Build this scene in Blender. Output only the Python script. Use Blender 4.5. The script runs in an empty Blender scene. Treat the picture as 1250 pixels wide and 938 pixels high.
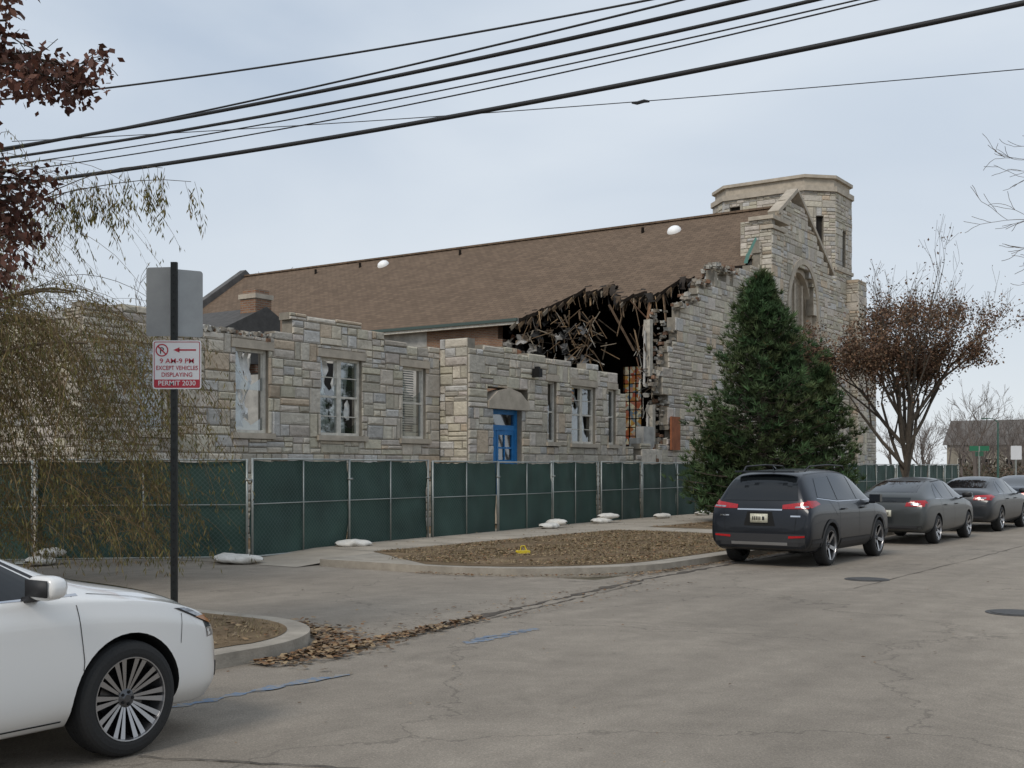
import bpy,bmesh,math,random,time
from mathutils import Vector, Matrix, noise
from mathutils.bvhtree import BVHTree
T0=time.time()
random.seed(7)
R=random.random
def U(a,b): return a+(b-a)*random.random()
V=Vector
sc=bpy.context.scene
sc.view_settings.view_transform='Standard'; sc.view_settings.look='None'; sc.view_settings.exposure=0
# street frame: t runs along the main street, s runs away from it into the church lot
OX,OY=-4.2,30.0
UX,UY=0.565,0.825
ROT=math.atan2(UY,UX)
def Wd(t,s,z=0.0): return V((OX+UX*t-UY*s, OY+UY*t+UX*s, z))
# ---------------------------------------------------------------- materials
def nt(m): return m.node_tree.nodes, m.node_tree.links
def mat(name,col,rough=.7,metal=0.,var=0.,vs=4.,bump=0.,bs=30.,attr=False,coat=0.,spec=.5,alpha=None,bdist=.02):
    m=bpy.data.materials.new(name); m.use_nodes=True
    N,Lk=nt(m); b=N['Principled BSDF']
    b.inputs['Base Color'].default_value=(*col,1); b.inputs['Roughness'].default_value=rough
    b.inputs['Metallic'].default_value=metal; b.inputs['Coat Weight'].default_value=coat
    b.inputs['Coat Roughness'].default_value=.04
    b.inputs['Specular IOR Level'].default_value=spec
    tc=N.new('ShaderNodeTexCoord'); src=None
    if attr:
        a=N.new('ShaderNodeAttribute'); a.attribute_name='Col'
        mx=N.new('ShaderNodeMix'); mx.data_type='RGBA'; mx.blend_type='MULTIPLY'; mx.inputs[0].default_value=1
        mx.inputs[6].default_value=(*col,1); Lk.new(a.outputs['Color'],mx.inputs[7]); src=mx.outputs[2]
    if var>0:
        n=N.new('ShaderNodeTexNoise'); n.inputs['Scale'].default_value=vs; n.inputs['Detail'].default_value=8; n.inputs['Roughness'].default_value=.65
        Lk.new(tc.outputs['Object'],n.inputs['Vector'])
        mr=N.new('ShaderNodeMapRange'); mr.inputs[1].default_value=.3; mr.inputs[2].default_value=.7
        mr.inputs[3].default_value=1-var; mr.inputs[4].default_value=1+var; Lk.new(n.outputs['Fac'],mr.inputs[0])
        mx2=N.new('ShaderNodeVectorMath'); mx2.operation='SCALE'
        if src is None: mx2.inputs[0].default_value=col
        else: Lk.new(src,mx2.inputs[0])
        Lk.new(mr.outputs[0],mx2.inputs['Scale']); src=mx2.outputs[0]
    if src is not None: Lk.new(src,b.inputs['Base Color'])
    if bump>0:
        n=N.new('ShaderNodeTexNoise'); n.inputs['Scale'].default_value=bs; n.inputs['Detail'].default_value=6
        Lk.new(tc.outputs['Object'],n.inputs['Vector'])
        bp=N.new('ShaderNodeBump'); bp.inputs['Strength'].default_value=bump; bp.inputs['Distance'].default_value=bdist
        Lk.new(n.outputs['Fac'],bp.inputs['Height']); Lk.new(bp.outputs[0],b.inputs['Normal'])
    return m
def glassmat(name,tint=(.5,.55,.55),fac=.25,gcol=(.9,.95,1)):
    m=bpy.data.materials.new(name); m.use_nodes=True; N,Lk=nt(m)
    out=N['Material Output']; N.remove(N['Principled BSDF'])
    tr=N.new('ShaderNodeBsdfTransparent'); tr.inputs[0].default_value=(*tint,1)
    gl=N.new('ShaderNodeBsdfGlossy'); gl.inputs['Roughness'].default_value=.03; gl.inputs[0].default_value=(*gcol,1)
    fr=N.new('ShaderNodeFresnel'); fr.inputs[0].default_value=1.5
    ad=N.new('ShaderNodeMath'); ad.operation='ADD'; ad.inputs[1].default_value=fac; ad.use_clamp=True
    Lk.new(fr.outputs[0],ad.inputs[0])
    mx=N.new('ShaderNodeMixShader'); Lk.new(ad.outputs[0],mx.inputs[0]); Lk.new(tr.outputs[0],mx.inputs[1]); Lk.new(gl.outputs[0],mx.inputs[2])
    Lk.new(mx.outputs[0],out.inputs[0]); return m
# ---------------------------------------------------------------- mesh builder
class MB:
    def __init__(s): s.v=[];s.f=[];s.m=[];s.c=[]
    def add(s,vs,fs,mi=0,col=(1,1,1)):
        o=len(s.v); s.v.extend([tuple(p) for p in vs])
        for f in fs: s.f.append(tuple(o+i for i in f)); s.m.append(mi); s.c.append(col)
    def box(s,x0,x1,y0,y1,z0,z1,mi=0,col=(1,1,1),M=None):
        vs=[V((x,y,z)) for z in(z0,z1) for y in(y0,y1) for x in(x0,x1)]
        if M is not None: vs=[M@p for p in vs]
        s.add(vs,[(0,2,3,1),(4,5,7,6),(0,1,5,4),(2,6,7,3),(0,4,6,2),(1,3,7,5)],mi,col)
    def obox(s,c,a,b,d,mi=0,col=(1,1,1)):
        M=Matrix(((a[0],b[0],d[0],c[0]),(a[1],b[1],d[1],c[1]),(a[2],b[2],d[2],c[2]),(0,0,0,1)))
        s.box(-1,1,-1,1,-1,1,mi,col,M)
    def chunk(s,c,r,mi=0,col=(1,1,1)):
        vs=[]
        for i in range(8):
            vs.append(V(c)+V(((1 if i&1 else -1)*U(.4,1.1),(1 if i&2 else -1)*U(.4,1.1),(1 if i&4 else -1)*U(.3,.8)))*r)
        s.add(vs,[(0,2,3,1),(4,5,7,6),(0,1,5,4),(2,6,7,3),(0,4,6,2),(1,3,7,5)],mi,col)
    def path(s,pts,rad,n=5,mi=0,col=(1,1,1),cap=True):
        o=len(s.v); k=len(pts)
        for i,p in enumerate(pts):
            d=(V(pts[min(i+1,k-1)])-V(pts[max(i-1,0)])); 
            if d.length<1e-6: d=V((0,0,1))
            d.normalize(); a=d.cross(V((.31,.17,.93)));
            if a.length<.05: a=d.cross(V((1,0,0)))
            a.normalize(); b=d.cross(a); r=rad[i]
            for j in range(n):
                an=2*math.pi*j/n; q=V(p)+a*(math.cos(an)*r)+b*(math.sin(an)*r); s.v.append(tuple(q))
        for i in range(k-1):
            for j in range(n):
                j2=(j+1)%n; s.f.append((o+i*n+j,o+i*n+j2,o+(i+1)*n+j2,o+(i+1)*n+j)); s.m.append(mi); s.c.append(col)
        if cap:
            s.f.append(tuple(o+j for j in reversed(range(n)))); s.m.append(mi); s.c.append(col)
            s.f.append(tuple(o+(k-1)*n+j for j in range(n))); s.m.append(mi); s.c.append(col)
    def poly(s,pts,mi=0,col=(1,1,1)): s.add(pts,[tuple(range(len(pts)))],mi,col)
    def prism(s,pts,z0,z1,mi=0,col=(1,1,1),mtop=None):
        n=len(pts); vs=[(p[0],p[1],z0) for p in pts]+[(p[0],p[1],z1) for p in pts]
        s.add(vs,[(i,(i+1)%n,n+(i+1)%n,n+i) for i in range(n)]+[tuple(reversed(range(n)))],mi,col)
        s.add([(p[0],p[1],z1) for p in pts],[tuple(range(n))],mi if mtop is None else mtop,col)
    def lathe(s,prof,n=32,mi=0,M=None,col=(1,1,1)):
        o=len(s.v); k=len(prof)
        for i in range(n):
            a=2*math.pi*i/n
            for r,y in prof:
                p=V((r*math.cos(a),y,r*math.sin(a))); 
                if M is not None: p=M@p
                s.v.append(tuple(p))
        for i in range(n):
            i2=(i+1)%n
            for j in range(k-1):
                s.f.append((o+i*k+j,o+i2*k+j,o+i2*k+j+1,o+i*k+j+1)); s.m.append(mi); s.c.append(col)
    def obj(s,name,mats,parent=None,smooth=False,recalc=False):
        me=bpy.data.meshes.new(name); me.from_pydata(s.v,[],s.f)
        for m in mats: me.materials.append(m)
        me.polygons.foreach_set('material_index',s.m)
        ca=me.color_attributes.new('Col','FLOAT_COLOR','CORNER'); buf=[]
        for f,c in zip(s.f,s.c): buf.extend((c[0],c[1],c[2],1.0)*len(f))
        ca.data.foreach_set('color',buf)
        if smooth: me.polygons.foreach_set('use_smooth',[True]*len(s.f))
        me.update()
        if recalc:
            bm=bmesh.new(); bm.from_mesh(me); bmesh.ops.recalc_face_normals(bm,faces=bm.faces); bm.to_mesh(me); bm.free()
        ob=bpy.data.objects.new(name,me); sc.collection.objects.link(ob)
        if parent: ob.parent=parent
        return ob
def empty(name,loc=(0,0,0),rz=0,parent=None):
    e=bpy.data.objects.new(name,None); sc.collection.objects.link(e); e.location=loc; e.rotation_euler=(0,0,rz)
    if parent: e.parent=parent
    return e
# ---------------------------------------------------------------- world
w=bpy.data.worlds.new('World'); sc.world=w; w.use_nodes=True
N=w.node_tree.nodes; Lk=w.node_tree.links
bg=N['Background']; out=N['World Output']
SUN_EL=math.radians(42); SUN_AZ=math.radians(212)
sk=N.new('ShaderNodeTexSky'); sk.sky_type='NISHITA'; sk.sun_disc=False; sk.sun_elevation=SUN_EL; sk.sun_rotation=SUN_AZ
Lk.new(sk.outputs[0],bg.inputs[0]); bg.inputs[1].default_value=.10
tc=N.new('ShaderNodeTexCoord'); mp=N.new('ShaderNodeMapping'); mp.inputs['Scale'].default_value=(1.0,1.0,2.6); mp.inputs['Rotation'].default_value=(0,.22,.4)
Lk.new(tc.outputs['Generated'],mp.inputs[0])
n1=N.new('ShaderNodeTexNoise'); n1.inputs['Scale'].default_value=2.2; n1.inputs['Detail'].default_value=5; n1.inputs['Roughness'].default_value=.45; n1.inputs['Distortion'].default_value=.4
Lk.new(mp.outputs[0],n1.inputs['Vector'])
cr=N.new('ShaderNodeValToRGB'); cr.color_ramp.elements[0].position=.34; cr.color_ramp.elements[0].color=(.50,.585,.70,1)
cr.color_ramp.elements[1].position=.66; cr.color_ramp.elements[1].color=(.69,.755,.83,1)
Lk.new(n1.outputs['Fac'],cr.inputs[0])
sx=N.new('ShaderNodeSeparateXYZ'); Lk.new(tc.outputs['Generated'],sx.inputs[0])
mr=N.new('ShaderNodeMapRange'); mr.inputs[1].default_value=0; mr.inputs[2].default_value=.30; mr.inputs[3].default_value=.85; mr.inputs[4].default_value=0
Lk.new(sx.outputs[2],mr.inputs[0])
mx=N.new('ShaderNodeMix'); mx.data_type='RGBA'; Lk.new(mr.outputs[0],mx.inputs[0]); Lk.new(cr.outputs[0],mx.inputs[6]); mx.inputs[7].default_value=(.78,.82,.85,1)
bg2=N.new('ShaderNodeBackground'); Lk.new(mx.outputs[2],bg2.inputs[0]); bg2.inputs[1].default_value=1.04
ms=N.new('ShaderNodeMixShader'); ms.inputs[0].default_value=.92
Lk.new(bg.outputs[0],ms.inputs[1]); Lk.new(bg2.outputs[0],ms.inputs[2]); Lk.new(ms.outputs[0],out.inputs[0])
sd=bpy.data.lights.new('sun','SUN'); sd.energy=1.5; sd.angle=math.radians(18); sd.color=(1,.92,.82)
so=bpy.data.objects.new('sun',sd); sc.collection.objects.link(so)
sdir=V((math.sin(SUN_AZ)*math.cos(SUN_EL),math.cos(SUN_AZ)*math.cos(SUN_EL),math.sin(SUN_EL)))
so.rotation_euler=sdir.to_track_quat('Z','Y').to_euler()
cd=bpy.data.cameras.new('camera'); co=bpy.data.objects.new('camera',cd); sc.collection.objects.link(co); sc.camera=co
co.location=(0,0,1.7); co.rotation_euler=(math.pi/2,0,0); cd.sensor_width=36; cd.lens=41.76; cd.shift_y=.0808; cd.clip_end=3000
# ---------------------------------------------------------------- ground
m_soil=mat('dry_lawn_soil',(.13,.11,.07),.95,var=.4,vs=1.5,bump=.6,bs=25)
g=MB(); g.poly([(-900,-300,-.03),(900,-300,-.03),(900,1500,-.03),(-900,1500,-.03)]); g.obj('ground',[m_soil])
def roadmat():
    m=bpy.data.materials.new('worn_concrete_road'); m.use_nodes=True; N,Lk=nt(m); b=N['Principled BSDF']; b.inputs['Roughness'].default_value=.9; b.inputs['Specular IOR Level'].default_value=.2
    tc=N.new('ShaderNodeTexCoord')
    def noi(s,d=8,r=.6,vec=None):
        n=N.new('ShaderNodeTexNoise'); n.inputs['Scale'].default_value=s; n.inputs['Detail'].default_value=d; n.inputs['Roughness'].default_value=r
        Lk.new(vec or tc.outputs['Object'],n.inputs['Vector']); return n
    def rng(src,a,b_,c,d):
        r=N.new('ShaderNodeMapRange'); 
        for i,x in enumerate((a,b_,c,d)): r.inputs[i+1].default_value=x
        Lk.new(src,r.inputs[0]); return r.outputs[0]
    def mul(a,b_):
        x=N.new('ShaderNodeMath'); x.operation='MULTIPLY'; Lk.new(a,x.inputs[0]); Lk.new(b_,x.inputs[1]); return x.outputs[0]
    big=rng(noi(.25,6).outputs['Fac'],.3,.7,.82,1.13); mid=rng(noi(2.4,8,.7).outputs['Fac'],.3,.7,.86,1.12); fine=rng(noi(60,4,.8).outputs['Fac'],.25,.75,.62,1.36)
    f=mul(mul(big,mid),fine)
    # stretched traffic wear along the street
    mpr=N.new('ShaderNodeMapping'); mpr.inputs['Rotation'].default_value=(0,0,-ROT); mpr.inputs['Scale'].default_value=(1,1,1); Lk.new(tc.outputs['Object'],mpr.inputs[0])
    mps=N.new('ShaderNodeMapping'); mps.inputs['Scale'].default_value=(.12,1.4,1); Lk.new(mpr.outputs[0],mps.inputs[0])
    f=mul(f,rng(noi(1.0,6,.6,mps.outputs[0]).outputs['Fac'],.3,.7,.88,1.1))
    for cx,cy,sc_,k,seed in((1.0,5.0,3.1,.10,0),(-5,12,3.6,-.10,6)):
        nz=noi(.35,3); sv=N.new('ShaderNodeVectorMath'); sv.operation='SCALE'; sv.inputs['Scale'].default_value=3.5; Lk.new(nz.outputs['Color'],sv.inputs[0])
        av=N.new('ShaderNodeVectorMath'); Lk.new(tc.outputs['Object'],av.inputs[0]); Lk.new(sv.outputs[0],av.inputs[1])
        mp=N.new('ShaderNodeMapping'); mp.inputs['Location'].default_value=(-cx,-cy,0); Lk.new(av.outputs[0],mp.inputs[0])
        wv=N.new('ShaderNodeTexWave'); wv.wave_type='RINGS'; wv.rings_direction='Z'; wv.inputs['Scale'].default_value=sc_*.33; wv.inputs['Distortion'].default_value=7
        wv.inputs['Detail'].default_value=4; wv.inputs['Detail Scale'].default_value=.4; Lk.new(mp.outputs[0],wv.inputs['Vector'])
        mp2=N.new('ShaderNodeMapping'); mp2.inputs['Location'].default_value=(seed,seed*2,0); Lk.new(tc.outputs['Object'],mp2.inputs[0])
        msk=rng(noi(.45,4,.6,mp2.outputs[0]).outputs['Fac'],.48,.66,0,k)
        st=rng(wv.outputs['Fac'],.7,1,0,1); a=mul(msk,st)
        ad=N.new('ShaderNodeMath'); ad.operation='ADD'; ad.inputs[1].default_value=1; Lk.new(a,ad.inputs[0]); f=mul(f,ad.outputs[0])
    mpn=N.new('ShaderNodeVectorMath'); mpn.operation='ADD'; nn=noi(1.2,5); sc2=N.new('ShaderNodeVectorMath'); sc2.operation='SCALE'; sc2.inputs['Scale'].default_value=1.2
    Lk.new(nn.outputs['Color'],sc2.inputs[0]); Lk.new(tc.outputs['Object'],mpn.inputs[0]); Lk.new(sc2.outputs[0],mpn.inputs[1])
    vo=N.new('ShaderNodeTexVoronoi'); vo.feature='DISTANCE_TO_EDGE'; vo.inputs['Scale'].default_value=.22; Lk.new(mpn.outputs[0],vo.inputs['Vector'])
    ck=rng(vo.outputs['Distance'],.0,.005,.68,1); ck2=mul(f,ck)
    sp=N.new('ShaderNodeTexVoronoi'); sp.inputs['Scale'].default_value=80; Lk.new(tc.outputs['Object'],sp.inputs['Vector'])
    f=mul(ck2,rng(sp.outputs['Distance'],.1,.5,1.15,.86))
    v=N.new('ShaderNodeVectorMath'); v.operation='SCALE'; v.inputs[0].default_value=(.325,.283,.232); Lk.new(f,v.inputs['Scale']); Lk.new(v.outputs[0],b.inputs['Base Color'])
    bp=N.new('ShaderNodeBump'); bp.inputs['Strength'].default_value=.5; bp.inputs['Distance'].default_value=.01; Lk.new(fine,bp.inputs['Height']); Lk.new(bp.outputs[0],b.inputs['Normal'])
    return m
m_road=roadmat()
m_walk=mat('concrete_walk',(.37,.325,.265),.9,var=.18,vs=1.2,bump=.4,bs=50,bdist=.01,spec=.25)
m_kerb=mat('kerb_concrete',(.33,.295,.245),.9,var=.25,vs=3,bump=.4,bs=40,spec=.25)
m_lawn=mat('leafy_dry_grass',(.20,.145,.09),1,var=.45,vs=1.6,bump=1,bs=60,bdist=.03,spec=.1)
m_tar=mat('tar',(.10,.085,.07),.9,var=.4,vs=8,spec=.2)
def bluemat():
    m=mat('faded_blue_marking_paint',(.12,.22,.38),.9,spec=.2); N,Lk=nt(m); b=N['Principled BSDF']
    tc=N.new('ShaderNodeTexCoord'); n=N.new('ShaderNodeTexNoise'); n.inputs['Scale'].default_value=13; n.inputs['Detail'].default_value=9; n.inputs['Roughness'].default_value=.8; Lk.new(tc.outputs['Object'],n.inputs['Vector'])
    cr=N.new('ShaderNodeValToRGB'); cr.color_ramp.elements[0].position=.44; cr.color_ramp.elements[0].color=(.14,.205,.30,1); cr.color_ramp.elements[1].position=.56; cr.color_ramp.elements[1].color=(.28,.255,.22,1)
    Lk.new(n.outputs['Fac'],cr.inputs[0]); Lk.new(cr.outputs[0],b.inputs['Base Color']); return m
m_blue=bluemat()
g=MB(); P=lambda t,s,z: tuple(Wd(t,s,z))
g.poly([P(-90,-23.5,0),P(260,-23.5,0),P(260,-11.4,0),P(-90,-11.4,0)])
g.poly([P(-13.6,-11.4,0),P(-7.0,-11.4,0),P(-7.0,110,0),P(-13.6,110,0)])
g.poly([P(60,-11.4,0),P(70,-11.4,0),P(70,110,0),P(60,110,0)])
g.obj('road',[m_road])
def arc(cx,cy,r,a0,a1,n=8): return [(cx+r*math.cos(math.radians(a0+(a1-a0)*i/n)),cy+r*math.sin(math.radians(a0+(a1-a0)*i/n))) for i in range(n+1)]
def slab(mb,ring,z0,z1,mi,mt):
    pts=[Wd(a,b) for a,b in ring]; mb.prism([(p.x,p.y) for p in pts],z0,z1,mi,(1,1,1),mt)
k=MB()
blk=arc(-4.6,-8.6,2.9,180,270,12)+[(58,-11.5),(58,-3.0),(-5.4,-3.0),(-5.6,-6.0),(-7.45,-6.2)]
slab(k,blk,-.05,.12,0,0)
near=[(-60,-12.75)]+arc(-15.1,-11.15,1.6,-90,0,16)+[(-13.5,60),(-60,60)]
slab(k,near,-.05,.125,0,0)
opp=[(-90,-40),(260,-40),(260,-23.4),(-90,-23.4)]; slab(k,opp,-.05,.12,0,0)
k.obj('kerb',[m_kerb])
k=MB()
def sheet(mb,ring,z,mi=0): mb.poly([P(a,b,z) for a,b in ring],mi)
sheet(k,[(-5.5,-5.7),(58,-5.7),(58,-3.0),(-5.4,-3.0)],.124)
k.poly([P(-7.9,-6.1,.006),P(-5.6,-6.0,.12),P(-5.4,-3.0,.12),P(-7.9,-3,.006)])
sheet(k,[(3.6,-11.3),(5.2,-11.3),(5.2,-5.7),(3.6,-5.7)],.124)
sheet(k,[(5.0,-3.0),(6.6,-3.0),(6.6,-1.2),(5.0,-1.2)],.124)
sheet(k,[(-60,-7.4),(-13.75,-7.4),(-13.75,-5.6),(-60,-5.6)],.129)
sheet(k,[(-90,-28),(260,-28),(260,-26),(-90,-26)],.124)
o=k.obj('pavement',[m_walk])
k=MB()
for i in range(-3,38):
    t=i*1.5; sheet(k,[(t,-5.68),(t+.02,-5.68),(t+.02,-3.02),(t,-3.02)],.128)
for s in(-10,-8.5,-7): sheet(k,[(3.62,s),(5.18,s),(5.18,s+.02),(3.62,s+.02)],.128)
k.obj('pavement_joints',[m_tar])
k=MB()
ring=arc(-4.6,-8.4,2.7,180,268,12)+[(3.5,-11.15),(3.5,-5.8),(-5.6,-5.8)]; sheet(k,ring,.126)
sheet(k,[(5.3,-11.25),(57,-11.25),(57,-5.8),(5.3,-5.8)],.126)
sheet(k,[(-60,-12.5),(-15.1,-12.5)]+arc(-15.1,-11.15,1.38,-90,0,16)[1:]+[(-13.72,-7.5),(-60,-7.5)],.131)
sheet(k,[(-7.5,-2.9),(58,-2.9),(58,40),(-7.5,40)],.06)
k.obj('grass_verge',[m_lawn])
def ribbon(mb,pts,wd,z,mi=0,jit=.0):
    L=[];Rr=[]
    for i,p in enumerate(pts):
        d=(V(pts[min(i+1,len(pts)-1)])-V(pts[max(i-1,0)])); d.normalize(); n=V((-d.y,d.x)); ww=wd*(1+U(-jit,jit))
        L.append(V(p)+n*ww/2); Rr.append(V(p)-n*ww/2)
    for i in range(len(pts)-1): mb.poly([(L[i].x,L[i].y,z),(Rr[i].x,Rr[i].y,z),(Rr[i+1].x,Rr[i+1].y,z),(L[i+1].x,L[i+1].y,z)],mi)
def wig(a,b,n,j):
    a=V(a);b=V(b); return [tuple(a.lerp(b,i/n)+V((U(-j,j),U(-j,j)))) for i in range(n+1)]
def XY(t,s): p=Wd(t,s); return (p.x,p.y)
k=MB()
ribbon(k,wig(XY(-13.6,-12.75),XY(-6.5,-11.95),50,.03),.12,.005,0,.9)
ribbon(k,wig(XY(-13.3,-12.9),XY(-7,-12.2),50,.02),.02,.009,0,.5)
ribbon(k,wig(XY(-6.5,-11.95),XY(3,-11.75),50,.03),.09,.005,0,.9)
ribbon(k,wig((-2.2,6.95),(0.4,6.4),40,.02),.016,.009,0,.6)
ribbon(k,wig((.4,6.4),(1.6,6.7),16,.02),.010,.009,0,.6)
ribbon(k,wig(XY(-6,-15),XY(20,-15.2),60,.03),.015,.005,0,.6)
k.obj('road_tar_seam',[m_tar])
k=MB()
ribbon(k,wig((-2.45,8.3),(-1.55,9.55),30,.02),.10,.004,0,.8)
ribbon(k,wig((-1.95,9.0),(-1.35,9.7),12,.03),.07,.008,0,.9)
ribbon(k,wig((-.45,11.4),(.27,12.5),24,.02),.11,.004,0,.8)
ribbon(k,wig((-.35,11.7),(.1,12.3),10,.04),.06,.008,0,.9)
k.obj('utility_paint_mark',[m_blue])
m_iron=mat('cast_iron',(.09,.085,.08),.6,.6,var=.2,vs=20,bump=.5,bs=60)
for i,(x,y) in enumerate(((5.35,17.9),(5.85,13.8))):
    k=MB(); c=[(x+.33*math.cos(a*math.pi/16),y+.33*math.sin(a*math.pi/16)) for a in range(32)]; k.prism(c,-.02,.008); 
    c=[(x+.27*math.cos(a*math.pi/16),y+.27*math.sin(a*math.pi/16)) for a in range(32)]; k.prism(c,.008,.014)
    k.obj('manhole_cover',[m_iron])
m_leaf=mat('leaf',(1,1,1),.8,attr=True,spec=.2)
k=MB()
def litter(n,fn,z,sz=.05,flat=.3):
    for _ in range(n):
        x,y=fn(); a=U(0,6.28); r=sz*U(.4,1.2); zz=z+U(.004,.014)
        c=random.choice([(.22,.12,.06),(.15,.09,.05),(.27,.18,.10),(.12,.08,.05),(.33,.24,.14),(.2,.15,.1)])
        d=V((math.cos(a),math.sin(a),U(-flat,flat)))*r; e=V((-math.sin(a),math.cos(a),U(-.4,.4)))*r*.6; p=V((x,y,zz+abs(d.z)+abs(e.z)))
        k.add([p-d,p-e,p+d,p+e],[(0,1,2,3)],0,c)
def gut1():
    f=R()**1.6; return XY(-14.6+f*3.0,-12.8-abs(random.gauss(0,.2))*(1-f*.5)+f*.25)
def gut2():
    a=math.radians(U(-95,5)); r=1.65+abs(random.gauss(0,.22)); return XY(-15.1+r*math.cos(a),-11.15+r*math.sin(a))
litter(900,gut1,.01,.04); litter(1300,gut2,.01,.04)
litter(320,lambda:XY(U(-13.5,-6.5),-12.2+U(-.7,.5)),.006,.03,.1)
litter(900,lambda:XY(U(-6.5,3.6),-11.55-abs(random.gauss(0,.12))),.01,.03)
def gut3():
    a=math.radians(U(178,272)); r=2.95+abs(random.gauss(0,.12)); return XY(-4.6+r*math.cos(a),-8.6+r*math.sin(a))
litter(450,gut3,.01,.03)
def clump(t0,t1,s0,s1):
    for _ in range(30):
        t=U(t0,t1);s=U(s0,s1)
        if t0>-10 and t<-4.6 and s<-8.4 and math.hypot(t+4.6,s+8.4)>2.6: continue
        if t0>-10 and t<-5.6 and s>-7: continue
        if -15.1<t<-13.6 and s<-11.15 and math.hypot(t+15.1,s+11.15)>1.35: continue
        if noise.noise(V((t*.8,s*.8,0)))+.45>R(): return XY(t,s)
    return XY((t0+t1)/2,(s0+s1)/2)
litter(7500,lambda:clump(-6.9,3.4,-11.1,-5.9),.127,.034)
litter(3000,lambda:clump(5.4,30,-11.1,-5.9),.127,.04)
litter(1100,lambda:clump(-19,-13.9,-12.4,-8),.132,.035)
litter(250,lambda:XY(U(-5,12),U(-5.6,-3.2)),.127,.03,.1)
litter(170,lambda:(U(-3,9),U(6.5,18)),.002,.022,.05)
litter(500,lambda:(U(-3,11),U(7,24)),.002,.010,.05)
k.obj('leaf_litter',[m_leaf])
k=MB()
for _ in range(15000):
    if R()<.8: x,y=clump(-6.9,3.4,-11.1,-5.9)
    else: x,y=clump(-18,-13.8,-12.4,-9)
    p=V((x,y,.126)); a=U(0,6.28); h=U(.02,.055); d=V((math.cos(a),math.sin(a),0))*.006
    g_=random.choice([(.28,.21,.12),(.19,.16,.08),(.34,.27,.17),(.15,.13,.07),(.32,.25,.15)])
    k.add([p-d,p+d,p+V((U(-.04,.04),U(-.04,.04),h))],[(0,1,2)],0,g_)
k.obj('grass_blades',[m_leaf])
print('ground',time.time()-T0)
# ---------------------------------------------------------------- stone walls
m_stone=mat('rockface_limestone',(1,1,1),.92,var=.17,vs=5,bump=.8,bs=12,attr=True,bdist=.04,spec=.15)
m_mort=mat('mortar',(.25,.225,.185),.95,var=.2,vs=6,bump=.4,bs=30,spec=.2)
m_trim=mat('limestone_trim',(.45,.395,.32),.85,var=.2,vs=3,bump=.3,bs=25,spec=.2)
def sub(rects,o):
    res=[]
    for a0,a1,z0,z1 in rects:
        b0,b1,y0,y1=o
        if b1<=a0 or b0>=a1 or y1<=z0 or y0>=z1: res.append((a0,a1,z0,z1)); continue
        if b0>a0: res.append((a0,b0,z0,z1))
        if b1<a1: res.append((b1,a1,z0,z1))
        c0,c1=max(a0,b0),min(a1,b1)
        if y0>z0: res.append((c0,c1,z0,y0))
        if y1<z1: res.append((c0,c1,y1,z1))
    return [r for r in res if r[1]-r[0]>.03 and r[3]-r[2]>.03]
def stonewall(mb,org,d,o,a0,a1,z0,z1,keep=None,ops=(),th=.35,sc_=1.,tone=1.,rough=1.):
    org=V((*org,0)); d=V((*d,0)); o=V((*o,0))
    def pt(a,z,q): p=org+d*a+o*q; return (p.x,p.y,z)
    z=z0; cells=[]
    while z<z1-.03:
        h=min(U(.40,.66)*sc_,z1-z); 
        if z1-z-h<.15*sc_: h=z1-z
        a=a0
        while a<a1-.02:
            w_=min(U(.35,1.05)*sc_,a1-a)
            if a1-a-w_<.15: w_=a1-a
            r=R(); rows=[]
            if r<.16: rows=[(0,1)]
            elif r<.6: q=random.choice([.35,.5,.62]); rows=[(0,q),(q,1)]
            else: q=U(.26,.4); q2=q+U(.26,.36); rows=[(0,q),(q,q2),(q2,1)]
            for y0,y1 in rows:
                if w_>.45*sc_ and R()<.6:
                    c=U(.3,.7)*w_; cells.append((a,a+c,z+y0*h,z+y1*h)); cells.append((a+c,a+w_,z+y0*h,z+y1*h))
                else: cells.append((a,a+w_,z+y0*h,z+y1*h))
            a+=w_
        z+=h
    for c in cells:
        rs=[c]
        for op in ops: rs=sub(rs,op)
        for (b0,b1,y0,y1) in rs:
            if keep and not keep((b0+b1)/2,y1,(y0+y1)/2): continue
            vs=[pt(a,zz,q) for q in(-th,-.022) for zz in(y0,y1) for a in(b0,b1)]
            mb.add(vs,[(0,2,3,1),(4,5,7,6),(0,1,5,4),(2,6,7,3),(0,4,6,2),(1,3,7,5)],1)
            gp=.008; c0,c1,e0,e1=b0+gp,b1-gp,y0+gp,y1-gp; f=min(.03,(c1-c0)*.25,(e1-e0)*.25)*(.5+R()); base=U(0,.016); dp=[base+U(.0,.02)*rough for _ in range(4)]
            rA=[pt(c0,e0,-.03),pt(c1,e0,-.03),pt(c1,e1,-.03),pt(c0,e1,-.03)]
            rM=[pt(c0,e0,-.006),pt(c1,e0,-.006),pt(c1,e1,-.006),pt(c0,e1,-.006)]
            rB=[pt(c0+f,e0+f,dp[0]),pt(c1-f,e0+f,dp[1]),pt(c1-f,e1-f,dp[2]),pt(c0+f,e1-f,dp[3])]
            t_=U(.42,.60)*tone
            if R()<.09: t_*=.78
            q=R()
            col=(t_,t_*U(.89,.93),t_*U(.72,.80)) if q<.85 else (t_*.95,t_*.92,t_*.86)
            if q>.95: col=(t_*1.0,t_*.82,t_*.62)
            F=[(8,9,10,11)]
            for q in range(4): F.append((q,(q+1)%4,4+(q+1)%4,4+q)); F.append((4+q,4+(q+1)%4,8+(q+1)%4,8+q))
            mb.add(rA+rM+rB,F,0,col)
CH=empty('church_building',(OX,OY,0),ROT)
m_white=mat('peeling_white_paint',(.6,.57,.50),.7,var=.25,vs=6)
m_glass=glassmat('window_glass',(.5,.55,.55),.18)
m_dark=mat('dark_interior',(.025,.022,.02),.95,var=.3,vs=2)
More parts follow.
